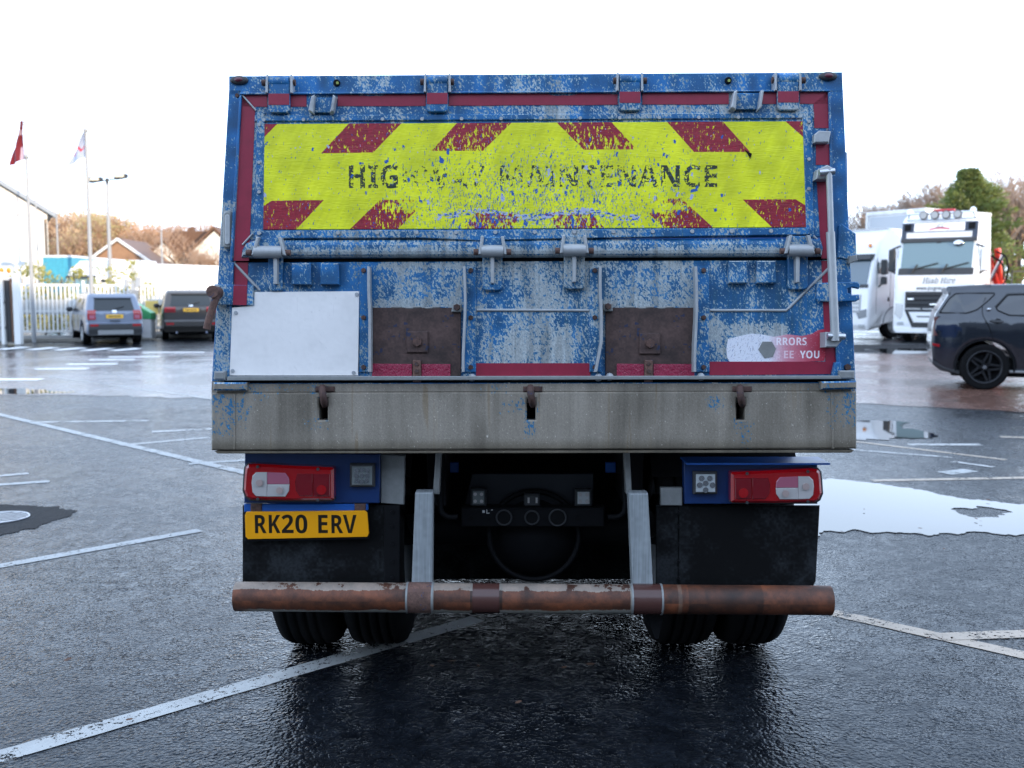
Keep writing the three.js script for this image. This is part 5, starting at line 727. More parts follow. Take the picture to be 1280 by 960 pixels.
    const gm = (0.86 + 0.14 * vn(x * 0.02, y * 0.012 + 9)) * (0.96 + 0.06 * vn(x * 0.11 + y * 0.06, y * 0.03 + x * 0.008)); o[0] = (228 + 14 * b) * gm; o[1] = (232 + 10 * b) * gm; o[2] = 8 + 22 * n;
    let red = src[k] / 255; const wash = midX * (1 - sstep(3, 9, Math.abs(py - 260))) * 0.9 + midX * sstep(176, 190, py) * (py < 200 ? 0.15 : 0) + (py > 270 ? 0.22 * midX : 0) + (py > 245 && py < 262 ? midX * 0.85 : 0);
    if (red > 0.4 && n < 0.28 + 0.14 * worn + 0.34 * wash) red = 0; if (red > 0.4) { const q = 0.85 + 0.3 * m; o[0] = 142 * q; o[1] = 22 * q; o[2] = 42 * q; }
    let ink = src[k + 1] / 255; const gone = px < 500 ? 0 : px < 610 ? 0.46 : px < 700 ? 0.34 : px < 800 ? 0.22 : px < 830 ? 0.1 : -0.1;
    if (ink > 0.35 && m > 0.42 + 0.45 * gone - 0.12 * (b - 0.5)) { o[0] = 40; o[1] = 48; o[2] = 34; }
    const sb = scr[k + 2] / 255, sg = scr[k] / 255; if (sb > 0.3 && n > 0.3) { o[0] = 30; o[1] = 82; o[2] = 165; } else if (sg > 0.3 && n > 0.34) { o[0] = 165; o[1] = 172; o[2] = 205; }
    if (midX > 0.1 && py > 195 && n > 0.74 - 0.04 * midX && m > 0.5) { o[0] = 40; o[1] = 92; o[2] = 170; }
  }, true);
  tex.wrapS = tex.wrapT = THREE.ClampToEdgeWrapping; tex.userData = { X0, X1, Y0, Y1 }; return tex;
})();
{
  const g = slabG(boardPts, 0.012, 0.019, 0.001), p = g.attributes.position, uv = g.attributes.uv, { X0, X1, Y0, Y1 } = boardTex.userData;
  const [ua, va] = T(X0, Y1, 0.019), [ub, vb] = T(X1, Y0, 0.019); for (let i = 0; i < p.count; i++) uv.setXY(i, (p.getX(i) - ua) / (ub - ua), (p.getY(i) - va) / (vb - va));
  const b = part('chevron_board', tail(g, true), mat({ name: 'chevron_film', map: boardTex, roughness: 0.42, bumpMap: rep(grimeTex, 1.3), bumpScale: 0.006 }), truck, 'scratched yellow and red board reading HIGHWAY MAINTENANCE');
  part('board_tear', slabM([[931, 187], [940, 192], [938, 198], [934, 191]], 0.018, 0.023, 0.001), M.black, b);
}
// trim bar with rivets under the board, rivets round it
const trim = part('trim_bar', [slab([[318, 298], [522, 297.5], [522, 287], [318, 288]], 0.0, 0.03, 0.003), slab([[519, 297], [600, 301], [690, 298.5], [1013, 293], [1012, 284.5], [519, 287.5]], 0.0, 0.034, 0.003)], M.tail, truck);
for (let x = 324; x < 1012; x += 49.2) part('rivet', bolt(x, lerp(291.5, 288.5, (x - 324) / 690), 0.034, 0.0085, 0.005, 10), M.worn, trim);
for (let x = 330; x < 1010; x += 49.4) part('rivet', bolt(x, lerp(150, 146, (x - 324) / 690), 0.02, 0.0075, 0.005, 10), M.worn, upper);
for (const y of [156, 203, 240]) { part('rivet', bolt(324, y, 0.022, 0.0075, 0.005, 10), M.worn, upper); part('rivet', bolt(1011, y - 4, 0.022, 0.0075, 0.005, 10), M.worn, upper); }

// top hinges
for (const [x, y] of [[348.5, 0], [546.5, -1], [787.5, -2.5], [985.5, -3]]) {
  const h = part('top_hinge', [slab(roundR(x - 13.5, 100 + y, x + 13.5, 141 + y, 4.5, 'bottom'), 0.012, 0.034, 0.004)], M.tail, truck);
  part('hinge_knuckle', tail(tailUV(cyl(TP(x - 13.5, 103 + y, 0.012), TP(x + 13.5, 103 + y, 0.012), 0.026, 0.026, 14))), M.tail, h);
  for (const s of [-1, 1]) { part('lug', slab(s < 0 ? [[x - 17, 116 + y], [x - 14, 116 + y], [x - 14, 93 + y], [x - 16, 93 + y]] : [[x + 14, 116 + y], [x + 17, 116 + y], [x + 16, 93 + y], [x + 14, 93 + y]], -0.02, 0.042, 0.002), M.worn, h); part('bolt', tcyl(TP(x + s * 15, 103.5 + y, 0.014), TP(x + s * 21, 103.5 + y, 0.014), 0.013, 6), M.rustDark, h); }
  part('tape', slabM([[x - 13, 131 + y], [x + 13, 131 + y], [x + 13, 117 + y], [x - 13, 117 + y]], 0.0335, 0.0355, 0), M.tape, h);
}
// two U-shaped pull brackets on the top rail
for (const [x0, x1, y0, y1] of [[385, 419, 118, 144], [914, 955, 112, 140]]) {
  const b = part('pull_bracket', slab([[x0 + 5, y1 - 3], [x1 - 5, y1 - 3], [x1 - 3, y0 + 4], [x0 + 5, y0 + 4]], 0.01, 0.03, 0.003), M.tail, truck);
  for (const s of [0, 1]) part('bracket_ear', slabM(s ? [[x1 - 7, y1 - 3], [x1 - 3, y1 - 6], [x1, y0 + 2], [x1 - 3, y0]] : [[x0, y1 - 6], [x0 + 6, y1 - 3], [x0 + 8, y0], [x0 + 4, y0 + 2]], 0.01, 0.062, 0.004), M.worn, b);
}
// hinges between flap and lower panel
for (const [x0, x1, y0, sx0, sx1, cut] of [[314, 357, 297, 335, 353, 3], [598, 633, 296, 603, 628, 0], [700, 736, 294.5, 705, 731, 0], [981, 1019, 295, 985, 1010, 3]]) {
  const h = part('mid_hinge', slab([[x0 + 3, y0 + 22], [x1 - 3, y0 + 22], [x1 - 6 - cut, y0], [x0 + 6 + cut, y0]], 0.03, 0.052, 0.003), M.tail, truck);
  for (const s of [0, 1]) part('lug', slabM(s ? [[x1 - 4, y0 + 22], [x1, y0 + 22], [x1 - 3 - cut, y0 - 1], [x1 - 7 - cut, y0 - 1]] : [[x0, y0 + 22], [x0 + 4, y0 + 22], [x0 + 7 + cut, y0 - 1], [x0 + 3 + cut, y0 - 1]], 0.03, 0.075, 0.003), M.worn, h);
  part('pin', tcyl(TP(x0 + 4, y0 + 18, 0.056), TP(x1 - 4, y0 + 18, 0.056), 0.024, 14), M.worn, h);
  for (const s of [0, 1]) part('bolt', tcyl(TP(s ? x1 : x0 - 6, y0 + 19, 0.052), TP(s ? x1 + 6 : x0, y0 + 19, 0.052), 0.013, 6), M.rust, h);
  part('strap', slab(roundR(sx0, y0 + 22, sx1, y0 + 67, 5, 'bottom'), 0.0, 0.022, 0.004), M.tail, h);
  const xc = (sx0 + sx1) / 2; part('strap_rib', slab([[xc - 2, y0 + 58], [xc + 2, y0 + 58], [xc + 2.5, y0 + 22], [xc - 2.5, y0 + 22]], 0.02, 0.055, 0.002), M.worn, h);
}

// --- lower panel
const lower = part('lower_panel', [slab([[285, 473], [1050, 471], [1041, 325], [290, 328]], -0.03, 0.0, 0.003),
  slab([[283.5, 473], [286.5, 473], [292, 328], [289, 328]], -0.02, 0.014, 0.001), slab([[1047, 471], [1051, 471], [1042, 325], [1038, 325]], -0.02, 0.014, 0.001)], M.tail, truck);
for (const [x0, y0, x1, y1] of [[364, 329, 389, 356], [400, 329, 424, 356], [911, 326, 935, 354], [946, 326, 971, 354]]) part('stop_block', slab([[x0, y1], [x1, y1], [x1 - 1, y0], [x0, y0]], 0.0, 0.032, 0.004), M.tail, truck);
{ // swaged beads
  const bead = (...p) => { const c = new THREE.CurvePath(); const v = p.map(([a, b]) => TP(a, b, 0.001)); for (let i = 0; i < v.length - 1; i++) c.add(new THREE.LineCurve3(v[i], v[i + 1])); return tail(tailUV(new THREE.TubeGeometry(c, 24, 0.0062, 6))); };
  part('bead', bead([596, 387.5], [736, 388]), M.worn, lower); part('bead', bead([887, 388], [983, 388], [1040, 331]), M.worn, lower); part('bead', bead([292, 328], [325, 363]), M.worn, lower);
}
// four angle ribs, each with a bent fin and three bolts
for (const [x0, x1, fin, bend] of [[449, 462, 1, 0], [580, 595, -1, 1], [737, 752, 1, 2], [870, 887, -1, 1]]) {
  const r = part('rib', slab([[x0, 465], [x1, 465], [x1, 333], [x0, 333]], 0.0, 0.012, 0.002), M.tail, truck), fx = fin > 0 ? x1 : x0, n = 14;
  const L = Array.from({ length: n + 1 }, (_, i) => { const t = i / n; return [fx + (bend === 2 && t > 0.72 ? -(t - 0.72) * 26 : bend === 1 ? 2.6 * Math.sin(t * 5) * 0.5 : 1.5 * sstep(0.2, 0.5, t) - 1.5), lerp(333, 465, t)]; });
  part('fin', slab([...L.map(([a, b]) => [a - 1.6, b]).reverse(), ...L.map(([a, b]) => [a + 1.6, b])], 0.01, 0.062, 0.001), M.worn, r);
  for (const y of [338, 397, 459]) part('bolt', bolt((x0 + x1) / 2 + (fin > 0 ? -1 : 1), y, 0.012, 0.0105, 0.008, 6), M.rustDark, r);
}
// two rusty chute doors
for (const [x0, x1, px0, py0, tx0] of [[466, 576, 508, 414, 465], [757, 868, 799, 416, 771]]) {
  const d = part('chute_door', slabM([[x0, 470], [x1, 470], [x1, 384.5], [x0, 384.5]], -0.002, 0.012, 0.002), M.rustPlate, truck, 'rusty chute door');
  part('pressure_plate', slabM([[px0, py0 + 27], [px0 + 27, py0 + 27], [px0 + 27, py0], [px0, py0]], 0.012, 0.022, 0.004), M.rustPlate, d); part('bolt', bolt(px0 + 13.5, py0 + 13.5, 0.022, 0.02, 0.016, 6), M.rustDark, d);
  part('weld_bead', Array.from({ length: 5 }, (_, i) => { const c = TP(x0 + 30 + i * 12 + 4 * (i % 2), 384 + (i % 2), 0.008); const s = new THREE.SphereGeometry(1, 8, 6); s.scale(0.022, 0.005, 0.006); s.translate(c.x, c.y, c.z); return tail(buv(s), true); }), M.alloyDirty, d);
  const cx = px0 + (px0 < 600 ? 13 : 12); part('tape', [slabM([[tx0, 471], [cx - 6, 471], [cx - 6, 455], [tx0, 454.5]], 0.012, 0.0155, 0), slabM([[cx + 6, 471], [tx0 === 465 ? 563 : 868, 471], [tx0 === 465 ? 563 : 868, 455], [cx + 6, 455]], 0.012, 0.0155, 0)], M.tapeShiny, d);
  const clip = part('latch_clip', slabM([[cx - 5, 478], [cx + 5, 478], [cx + 5, 450], [cx - 5, 450]], 0.012, 0.03, 0.003), M.rust, truck); part('bolt', [bolt(cx, 455, 0.03, 0.009, 0.007), bolt(cx, 464, 0.03, 0.009, 0.007)], M.rustDark, clip);
  part('latch_catch', slabM(x0 < 600 ? [[564, 390], [577, 390], [577, 380], [566, 380]] : [[754, 389], [766, 389], [766, 379], [754, 379]], 0.012, 0.028, 0.003), M.alloyDirty, truck);
  part('catch_bolt', bolt(x0 < 600 ? 571 : 760, x0 < 600 ? 384 : 383, 0.028, 0.014, 0.012), M.rustDark, truck);
}
part('tape', slabM([[595, 470], [738, 470], [738, 454], [595, 454]], 0.0, 0.004, 0), M.tape, truck, 'crimson tape in the middle bay'); part('tape', slabM([[887, 469], [1041, 467.5], [1046, 452], [887, 452]], 0.0, 0.004, 0), M.tape, truck);
part('tape', slabM([[292, 382], [308, 382], [310, 328], [293, 328]], 0.0, 0.004, 0), M.tape, truck);
part('tape', slabM([[1032, 452], [1048, 452], [1041, 326], [1027, 326]], 0.0, 0.0035, 0), M.tape, truck);
for (const [x, y] of [[590, 472], [748, 472], [762, 471], [876, 471]]) { const c = TP(x, y, 0.02), s = new THREE.SphereGeometry(0.016, 8, 6); s.translate(c.x, c.y, c.z); part('pivot_nub', tail(buv(s), true), M.worn, truck); }
// bare alloy plate
{
  const smear = dataTex(1024, 512, (x, y, o) => { x *= 2.4; y *= 2.4; const a = vn(x * 0.012, y * 0.02), b = vn(x * 0.05 + y * 0.02, y * 0.11), c = vn(x * 0.4, y * 0.5); let k = 0.9 + 0.09 * a + 0.05 * (b - 0.5) + 0.02 * (c - 0.5); k -= 0.05 * sstep(0.5, 0.95, b) * sstep(0.35, 0.75, a) + (vn(x * 0.03 - y * 0.045, y * 0.2 + x * 0.13) > 0.94 ? 0.12 * b : 0) + (vn(x * 0.16, y * 0.012 + 5) > 0.955 ? 0.1 * a : 0); o[0] = 255 * k; o[1] = 255 * k; o[2] = 255 * Math.min(1, k * 1.012); });
  const al = part('alloy_plate', slabM([[287, 469.5], [447.5, 469.5], [449, 364], [318, 365], [317.5, 382], [290, 384.5]], 0.004, 0.014, 0.001), mat({ name: 'bare_alloy_plate', color: C(0.93, 0.9, 0.87), roughness: 0.34, metalness: 0.25, map: rep(smear, 0.5), bumpMap: rep(grimeTex, 0.7), bumpScale: 0.006 }), truck, 'bare pale alloy plate');
  for (const [x, y] of [[295, 391], [291, 463.5], [442, 466], [446, 368]]) part('screw', bolt(x, y, 0.014, 0.0085, 0.004, 10), M.steel, al);
}
// torn sticker
{
  const W = 1024, Hh = 352, X0 = 906, X1 = 1036, Y0 = 408, Y1 = 455, tx = canvasTex(W, Hh, (g) => {
    g.fillStyle = '#d9dbe4'; g.fillRect(0, 0, W, Hh); const gr = g.createLinearGradient(0, 0, W, 0); gr.addColorStop(0.42, 'rgba(190,60,80,0)'); gr.addColorStop(0.6, 'rgba(190,60,80,.55)'); gr.addColorStop(0.85, 'rgba(170,34,56,.85)'); gr.addColorStop(1, 'rgba(165,28,50,1)'); g.fillStyle = gr; g.fillRect(0, 0, W, Hh);
    const r = rng(4); for (let i = 0; i < 900; i++) { g.fillStyle = r() < 0.5 ? 'rgba(235,235,242,.35)' : 'rgba(120,110,120,.3)'; g.fillRect(r() * W, r() * Hh, 2 + 10 * r(), 2 + 6 * r()); }
    g.font = 'bold 98px sans-serif'; g.fillStyle = 'rgba(238,232,238,.25)'; g.fillText('MI', 378, 175); g.fillStyle = 'rgba(238,232,238,.85)'; g.fillText('RRORS', 500, 175); g.fillStyle = 'rgba(238,232,238,.22)'; g.fillText('S', 500, 298); g.fillStyle = 'rgba(238,232,238,.6)'; g.fillText('EE', 575, 298); g.fillStyle = 'rgba(240,235,240,.95)'; g.fillText('YOU', 740, 298);
    for (let i = 0; i < 130; i++) { g.strokeStyle = r() < 0.6 ? '#6a6470' : '#3b4f86'; g.lineWidth = 1 + 3 * r() * r(); const x = 40 + r() * 420, y = 30 + r() * 300; g.beginPath(); g.moveTo(x, y); g.lineTo(x - 14 * r(), y + 34 * r()); g.stroke(); }
  });
  const g = slabG([[912, 452], [960, 452], [1008, 452], [1030, 451], [1033, 440], [1031, 411], [1022, 413], [1016, 417], [1003, 420], [985, 418], [968, 421], [952, 418], [940, 417], [925, 420], [910, 424], [908, 436], [909, 447]], 0.0, 0.003, 0), p = g.attributes.position, uv = g.attributes.uv, [ua, va] = T(X0, Y1, 0.003), [ub, vb] = T(X1, Y0, 0.003);
  for (let i = 0; i < p.count; i++) uv.setXY(i, (p.getX(i) - ua) / (ub - ua), (p.getY(i) - va) / (vb - va));
  const st = part('warning_sticker', tail(g, true), mat({ name: 'torn_sticker', map: tx, roughness: 0.5 }), truck, 'torn red and white sticker');
  part('scraped_patch', slab([[948, 437], [953, 427], [965, 427], [970, 436], [966, 446], [956, 448]], 0.002, 0.005, 0), M.alloyDirty, st);
}
// left drop latch: plate and rusty lever; right hook plate; gas strut; side fittings
{
  const p = part('latch_plate', slab([[267, 381], [316.5, 382], [316.5, 357], [268, 355]], 0.0, 0.022, 0.003), M.tail, truck);
  part('tape', slabM([[291, 381], [308, 381.5], [309, 357], [292, 356.5]], 0.021, 0.0245, 0), M.tape, p);
  const lv = part('rusty_lever', tail(buv(tube([TP(272, 366, 0.06), TP(266, 384, 0.066), TP(261, 400, 0.068), TP(258.5, 411, 0.066)], 0.015, 16, 8)), true), M.rust, truck), pv = TP(271.5, 366, 0.02); part('pivot', tail(buv(cyl(pv, V3(pv.x, pv.y, 0.085), 0.026, 0.024, 12)), true), M.rust, lv);
  const hk = part('hook_plate', slab([[1024, 377], [1070, 377], [1075, 374], [1074, 368], [1066, 369], [1060, 366], [1060, 361], [1066, 359], [1074, 361], [1076, 356], [1072, 352], [1036, 353], [1022, 354], [1021, 373]], 0.004, 0.026, 0.004), M.tail, truck);
  const st = part('gas_strut', tail(buv(cyl(TP(1036, 212, 0.09), TP(1039, 300, 0.09), 0.0115, 0.0115, 14)), true), M.galv, truck); part('strut_sleeve', tail(buv(cyl(TP(1038, 290, 0.09), TP(1044, 426, 0.09), 0.0165, 0.0165, 14)), true), M.galv, st);
  const up = part('strut_bracket', slab([[1020, 224], [1040, 224], [1042, 210], [1034, 206], [1022, 212]], 0.012, 0.07, 0.004), M.worn, truck); part('bolt', tcyl(TP(1024, 216, 0.09), TP(1043, 214, 0.09), 0.013, 8), M.steel, up);
  const lo = part('strut_bracket', slab([[1032, 434], [1046, 434], [1054, 424], [1052, 415], [1032, 415]], 0.004, 0.08, 0.004), M.worn, truck); part('bolt', tcyl(TP(1034, 420, 0.09), TP(1056, 421, 0.09), 0.013, 8), M.steel, lo);
  part('side_hinge', slab([[1018, 178], [1036, 178], [1039, 164], [1024, 163], [1018, 168]], 0.012, 0.05, 0.004), M.worn, truck);
  part('side_clip', slab([[1054, 240], [1060, 240], [1059, 190], [1055, 190]], -0.07, -0.02, 0.003), M.tail, truck);
  part('side_bracket', slab([[1046, 322], [1066, 326], [1071, 318], [1070, 292], [1052, 279], [1048, 282]], -0.04, -0.004, 0.004), M.tail, truck);
  part('bracket_stop', slabM([[1060, 330], [1072, 326], [1071, 318], [1062, 320]], -0.05, 0.01, 0.003), M.alloyDirty, truck);
  part('side_grip', slabM(roundR(278, 263, 290, 311, 5), -0.012, 0.02, 0.008), M.alloyDirty, truck); part('side_grip_inset', slabM(roundR(281, 268, 287, 306, 2.8), 0.02, 0.026, 0.003), M.worn, truck);
  part('small_bolt', [bolt(1059, 459, -0.012, 0.014, 0.012), bolt(297, 120, 0.012, 0.009, 0.012)], M.rustDark, truck);
  part('corner_bracket', slab([[1040, 472], [1053, 473], [1051, 453], [1044, 453]], 0.004, 0.03, 0.003), M.tail, truck);
}

// ---------------------------------------------------------------- below the tail: lamps, plate, flaps, underrun bar, chassis, wheels
const quadPrism = (px, Zfront, depth, b = 0.003) => { // pixel polygon on the plane z = -Zfront, made "depth" thick towards the cab
  const pts = px.map(([x, y]) => { const p = at(x, y, Zfront); return [p.x, p.y]; }); const g = prism(pts, -Zfront - depth, -Zfront, b); return g;
};
const qp = (...a) => toTruck(buv(quadPrism(...a)));
const zc = (a, b, r, seg = 14) => toTruck(buv(cyl(a, b, r, r, seg)));
const pz = (px, py, Z, r, h, seg = 12) => { const c = at(px, py, Z); return toTruck(buv(cyl(c, V3(c.x, c.y, c.z + h), r, r, seg))); };
{
  const Z1 = 4.02; M.navy = mat({ name: 'navy_panel_paint', color: C(0.004, 0.03, 0.13), roughness: 0.4, map: rep(grimeTex, 2) });
  // lamp panels
  const lp = part('lamp_panel', [qp([[305, 629], [474, 629], [475, 568], [306, 565]], Z1, 0.05)], M.navy, truck);
  const scuff = mat({ name: 'scuffed_panel_paint', map: rep(tailTex, 1), roughness: 0.55 });
  part('panel_bracket', qp([[476, 629], [505, 631], [506, 570], [476, 568]], Z1 + 0.03, 0.04), M.alloyDirty, truck);
  const rp = part('lamp_panel', [qp([[856, 630], [1022, 630], [1022, 577], [855, 577]], Z1, 0.05)], M.navy, truck);
  part('panel_bracket', qp([[826, 632], [853, 632], [853, 610], [826, 610]], Z1 + 0.02, 0.03), M.alloyDirty, truck);
  part('lamp_visor', (() => { const a = at(855, 577, Z1), b = at(1032, 577, Z1); return toTruck(box(a.x, b.x, a.y - 0.004, a.y + 0.004, -Z1 - 0.1, -Z1 + 0.06, 0.002)); })(), M.blue, truck);
  // tail lamp clusters: [x0, y0, x1, y1, mirrored]
  for (const [x0, y0, x1, y1, mir] of [[304, 580, 418, 627, 0], [913, 586, 1028, 630, 1]]) {
    const X = (t) => (mir ? x1 - (x1 - x0) * t : x0 + (x1 - x0) * t), Y = (t) => y0 + (y1 - y0) * t, outl = [];
    const dip = (t) => 0.04 * t; // the inner end is slightly lower on top
    for (const [a, b] of [[0.01, 0.3], [0.02, 0.1], [0.05, 0.02], [0.12, 0.0], [0.5, 0.05], [0.97, 0.1], [0.99, 0.14], [0.99, 0.93], [0.97, 0.97], [0.5, 0.98], [0.08, 0.96], [0.03, 0.88], [0.0, 0.7]]) outl.push([X(a), Y(b)]);
    const Zl = Z1 - 0.06;
    const hs = part('tail_lamp', qp(outl, Zl, 0.062, 0.01), M.redLens, truck);
    part('lamp_surround', qp(outl.map(([a, b]) => [(a - (x0 + x1) / 2) * 1.025 + (x0 + x1) / 2, (b - (y0 + y1) / 2) * 1.06 + (y0 + y1) / 2]), Zl + 0.03, 0.03, 0.004), M.plastic, hs);
    const cell = (pts, m, n) => part(n, qp(pts.map(([a, b]) => [X(a), Y(b)]), Zl - 0.006, 0.01, 0.002), m, hs);
    cell([[0.26, 0.22], [0.26, 0.87], [0.14, 0.86], [0.1, 0.75], [0.09, 0.5], [0.1, 0.32], [0.14, 0.22]], M.whiteLens, 'reversing_lens');
    cell([[0.262, 0.22], [0.46, 0.24], [0.5, 0.38], [0.505, 0.54], [0.262, 0.54]], M.pinkLens, 'indicator_lens');
    cell([[0.262, 0.545], [0.505, 0.545], [0.5, 0.72], [0.46, 0.87], [0.262, 0.87]], M.whiteLens, 'indicator_lens');
    cell([[0.59, 0.26], [0.76, 0.26], [0.76, 0.86], [0.62, 0.86], [0.575, 0.7], [0.57, 0.45]], M.redLensDark, 'fog_lens'); cell([[0.77, 0.26], [0.95, 0.27], [0.95, 0.86], [0.77, 0.86]], M.redLensDark, 'brake_lens');
    for (const [a, b] of [[0.18, 0.5], [0.4, 0.7], [0.86, 0.68]]) part('bulb', pz(X(a), Y(b), Zl - 0.0085, a > 0.8 ? 0.02 : 0.014, 0.005, 14), a > 0.8 ? M.redLens : mat({ name: 'smoky_bulb', color: C(0.36, 0.28, 0.26), roughness: 0.3 }), hs);
    for (const [a, b] of [[0.16, 0.07], [0.82, 0.13], [0.16, 0.93], [0.82, 0.96]]) part('screw', pz(X(a), Y(b), Zl, 0.006, 0.006, 8), M.plastic, hs);
  }
  // square LED work lamps on the panels and the two in the middle
  const led = (x0, y0, x1, y1, Z, leds, glow, name = 'work_lamp') => {
    const w = part(name, qp([[x0, y1], [x1, y1], [x1, y0], [x0, y0]], Z - 0.03, 0.045, 0.006), M.plastic, truck), pane = part('lens', qp([[x0 + 3, y1 - 3], [x1 - 3, y1 - 3], [x1 - 3, y0 + 3], [x0 + 3, y0 + 3]], Z - 0.033, 0.006, 0.001), glow, w);
    for (const [a, b] of leds) part('reflector', pz(lerp(x0, x1, a), lerp(y0, y1, b), Z - 0.034, 0.011 * (x1 - x0) / 24 * (leds.length > 6 ? 0.7 : 0.85), 0.003, 12), leds.length === 4 ? M.whiteLens : M.chrome, w);
    return w;
  };
  const greyLens = mat({ name: 'grey_lens', color: C(0.16, 0.18, 0.18), roughness: 0.25, clearcoat: 1 }), paleLens = mat({ name: 'pale_lens', color: C(0.4, 0.43, 0.44), roughness: 0.3, clearcoat: 1 });
  led(437, 580, 468, 609, Z1, [[0.28, 0.28], [0.5, 0.25], [0.72, 0.28], [0.28, 0.5], [0.5, 0.5], [0.72, 0.5], [0.3, 0.72], [0.5, 0.75], [0.7, 0.72]], greyLens);
  led(867, 590, 897, 618, Z1, [[0.33, 0.28], [0.67, 0.28], [0.25, 0.58], [0.5, 0.5], [0.78, 0.58], [0.5, 0.8]], paleLens);
  led(588, 611, 608, 633, 4.35, [[0.3, 0.3], [0.7, 0.3], [0.3, 0.7], [0.7, 0.7]], greyLens, 'spot_lamp'); led(719, 612, 740, 633, 4.35, [[0.3, 0.3], [0.7, 0.3], [0.3, 0.7], [0.7, 0.7]], paleLens, 'spot_lamp');
  // camera between them
  const cm = part('rear_camera', qp([[655, 633], [675, 633], [675, 618], [655, 618]], 4.32, 0.04, 0.006), M.plastic, truck); for (const x of [659.5, 669.5]) part('sensor', qp([[x, 629], [x + 2.5, 629], [x + 2.5, 622], [x, 622]], 4.317, 0.006, 0.001), M.whiteLens, cm);
  // number plate on its blue backing
  const W = 1024, Hh = 220, tx = canvasTex(W, Hh, (g) => {
    g.fillStyle = '#e39a06'; g.fillRect(0, 0, W, Hh); g.fillStyle = '#17130d'; g.font = 'bold 150px sans-serif'; g.textAlign = 'center';
    const chars = [['R', 73], ['K', 187], ['2', 301], ['0', 415], ['E', 590], ['R', 702], ['V', 814]]; for (const [ch, x] of chars) { const w = g.measureText(ch).width; g.save(); g.translate(x + 53, 168); g.scale(112 / w * (ch === 'E' ? 0.95 : 1), 1.28); g.fillText(ch, 0, 0); g.restore(); }
    g.textAlign = 'left'; g.font = 'bold 15px sans-serif'; g.fillStyle = '#4a330a'; g.fillText('▪▪▪▪▪▪▪▪▪▪', 430, 207); g.fillText('▪▪▪▪▪', 920, 205);
  });
  part('plate_backing', qp([[305, 641], [460, 641], [460, 630], [305, 630]], Z1 + 0.004, 0.02), M.blue, truck);
  const tie = (x) => part('plate_clip', qp([[x, 642], [x + 14, 642], [x + 14, 630], [x, 630]], Z1 - 0.002, 0.02), M.rustDark, truck); tie(313); tie(443);
  const hold = part('plate_holder', qp([[306, 677], [461, 674], [460, 638], [305, 640]], Z1 - 0.004, 0.02, 0.002), M.black, truck);
  const Zp = Z1 - 0.012, g = quadPrism([[310, 674], [459, 671], [461, 667], [459, 641], [456, 638.5], [308, 640], [306, 644], [307, 671]], Zp, 0.012, 0.001), a = at(306, 675, Zp), b = at(461, 638.5, Zp), p = g.attributes.position, uv = g.attributes.uv;
  for (let i = 0; i < p.count; i++) uv.setXY(i, (p.getX(i) - a.x) / (b.x - a.x), (p.getY(i) - a.y + 0.004 * 0) / (b.y - a.y));
  part('number_plate', toTruck(g), mat({ name: 'number_plate', map: tx, roughness: 0.35 }), hold, 'amber number plate reading RK20 ERV');
  // mud flaps
  part('mudflap', qp([[303, 729], [500, 729], [500, 632], [303, 632]], 4.055, 0.012, 0.004), M.flap, truck); part('mudflap', qp([[848, 736], [1012, 736], [1017, 733], [1020, 726], [1025, 632], [848, 632]], 4.055, 0.012, 0.004), M.flap, truck);
  part('flap_edge_strip', qp([[480, 729], [500, 729], [500, 632], [480, 632]], 4.045, 0.008, 0.003), M.black, truck); part('flap_edge_strip', qp([[820, 736], [848, 736], [848, 632], [820, 632]], 4.06, 0.012, 0.003), M.flap, truck);
  for (const y of [640, 658, 680, 702, 722]) { part('flap_bolt', pz(490, y, 4.044, 0.007, 0.006, 6), M.black, truck); part('flap_bolt', pz(848, y, 4.044, 0.007, 0.006, 6), M.black, truck); }
  // underrun bar: rusty tube with the last of its grey paint on top, sleeves, two square posts
  const L = at(295, 745.5, 3.93), R = at(1038, 750.5, 3.93), len = L.distanceTo(R), Wb = 2048, Hb = 256;
  const barTex = dataTex(Wb, Hb, (x, y, o) => { // x: along the bar, y: round it
    const s = x / Wb, px = 295 + 743 * s, ang = (y / Hb) * 360, n = 0.5 * vn(x * 0.02, y * 0.03) + 0.3 * vn(x * 0.07, y * 0.08) + 0.2 * vn(x * 0.3, y * 0.3), n2 = vn(x * 0.008 + 7, y * 0.01);
    // angle from straight up
    const up = Math.min(Math.abs(ang - 90), 360 - Math.abs(ang - 90)), down = 180 - up; // 0 at the top
    let paint = 0; if (px < 540) paint = sstep(54, 46, up + 26 * (n - 0.5)); else if (px < 590) paint = sstep(52, 46, up + 30 * (n - 0.5)); else if (px > 625 && px < 790) paint = sstep(62, 54, up + 26 * (n - 0.5));
    if (px > 845 && px < 850) paint = 0.3; if (px < 320) paint *= sstep(298, 320, px);
    if (Math.abs(px - 512) < 3 || Math.abs(px - 541) < 2 || Math.abs(px - 788) < 2) paint = 0.85; if (px < 800 && down < 42 + 20 * (n - 0.5) && n > 0.35) paint = Math.max(paint, 0.75);
    const dark = (px > 588 && px < 628 ? 0.8 : 0) + (px > 826 && px < 950 && up > 20 ? 0.55 : 0) + (px > 826 && px < 858 ? -0.7 : 0), k = clamp((0.45 + 1.1 * n) * (1 - 0.55 * clamp(dark)), 0.2, 1.3), scar = sstep(0.7, 0.8, vn(x * 0.012, y * 0.018 + 3)) * 0.25;
    o[0] = lerp(82 * k + 56 * scar, 122 + 44 * n, paint); o[1] = lerp(45 * k + 32 * scar, 121 + 40 * n, paint); o[2] = lerp(27 * k + 18 * scar, 115 + 36 * n, paint);
  }, true);
  const bg = new THREE.CylinderGeometry(0.0585, 0.0585, len, 40, 1, false, 0, Math.PI * 2), bu = bg.attributes.uv; for (let i = 0; i < bu.count; i++) bu.setXY(i, bu.getY(i), bu.getX(i));
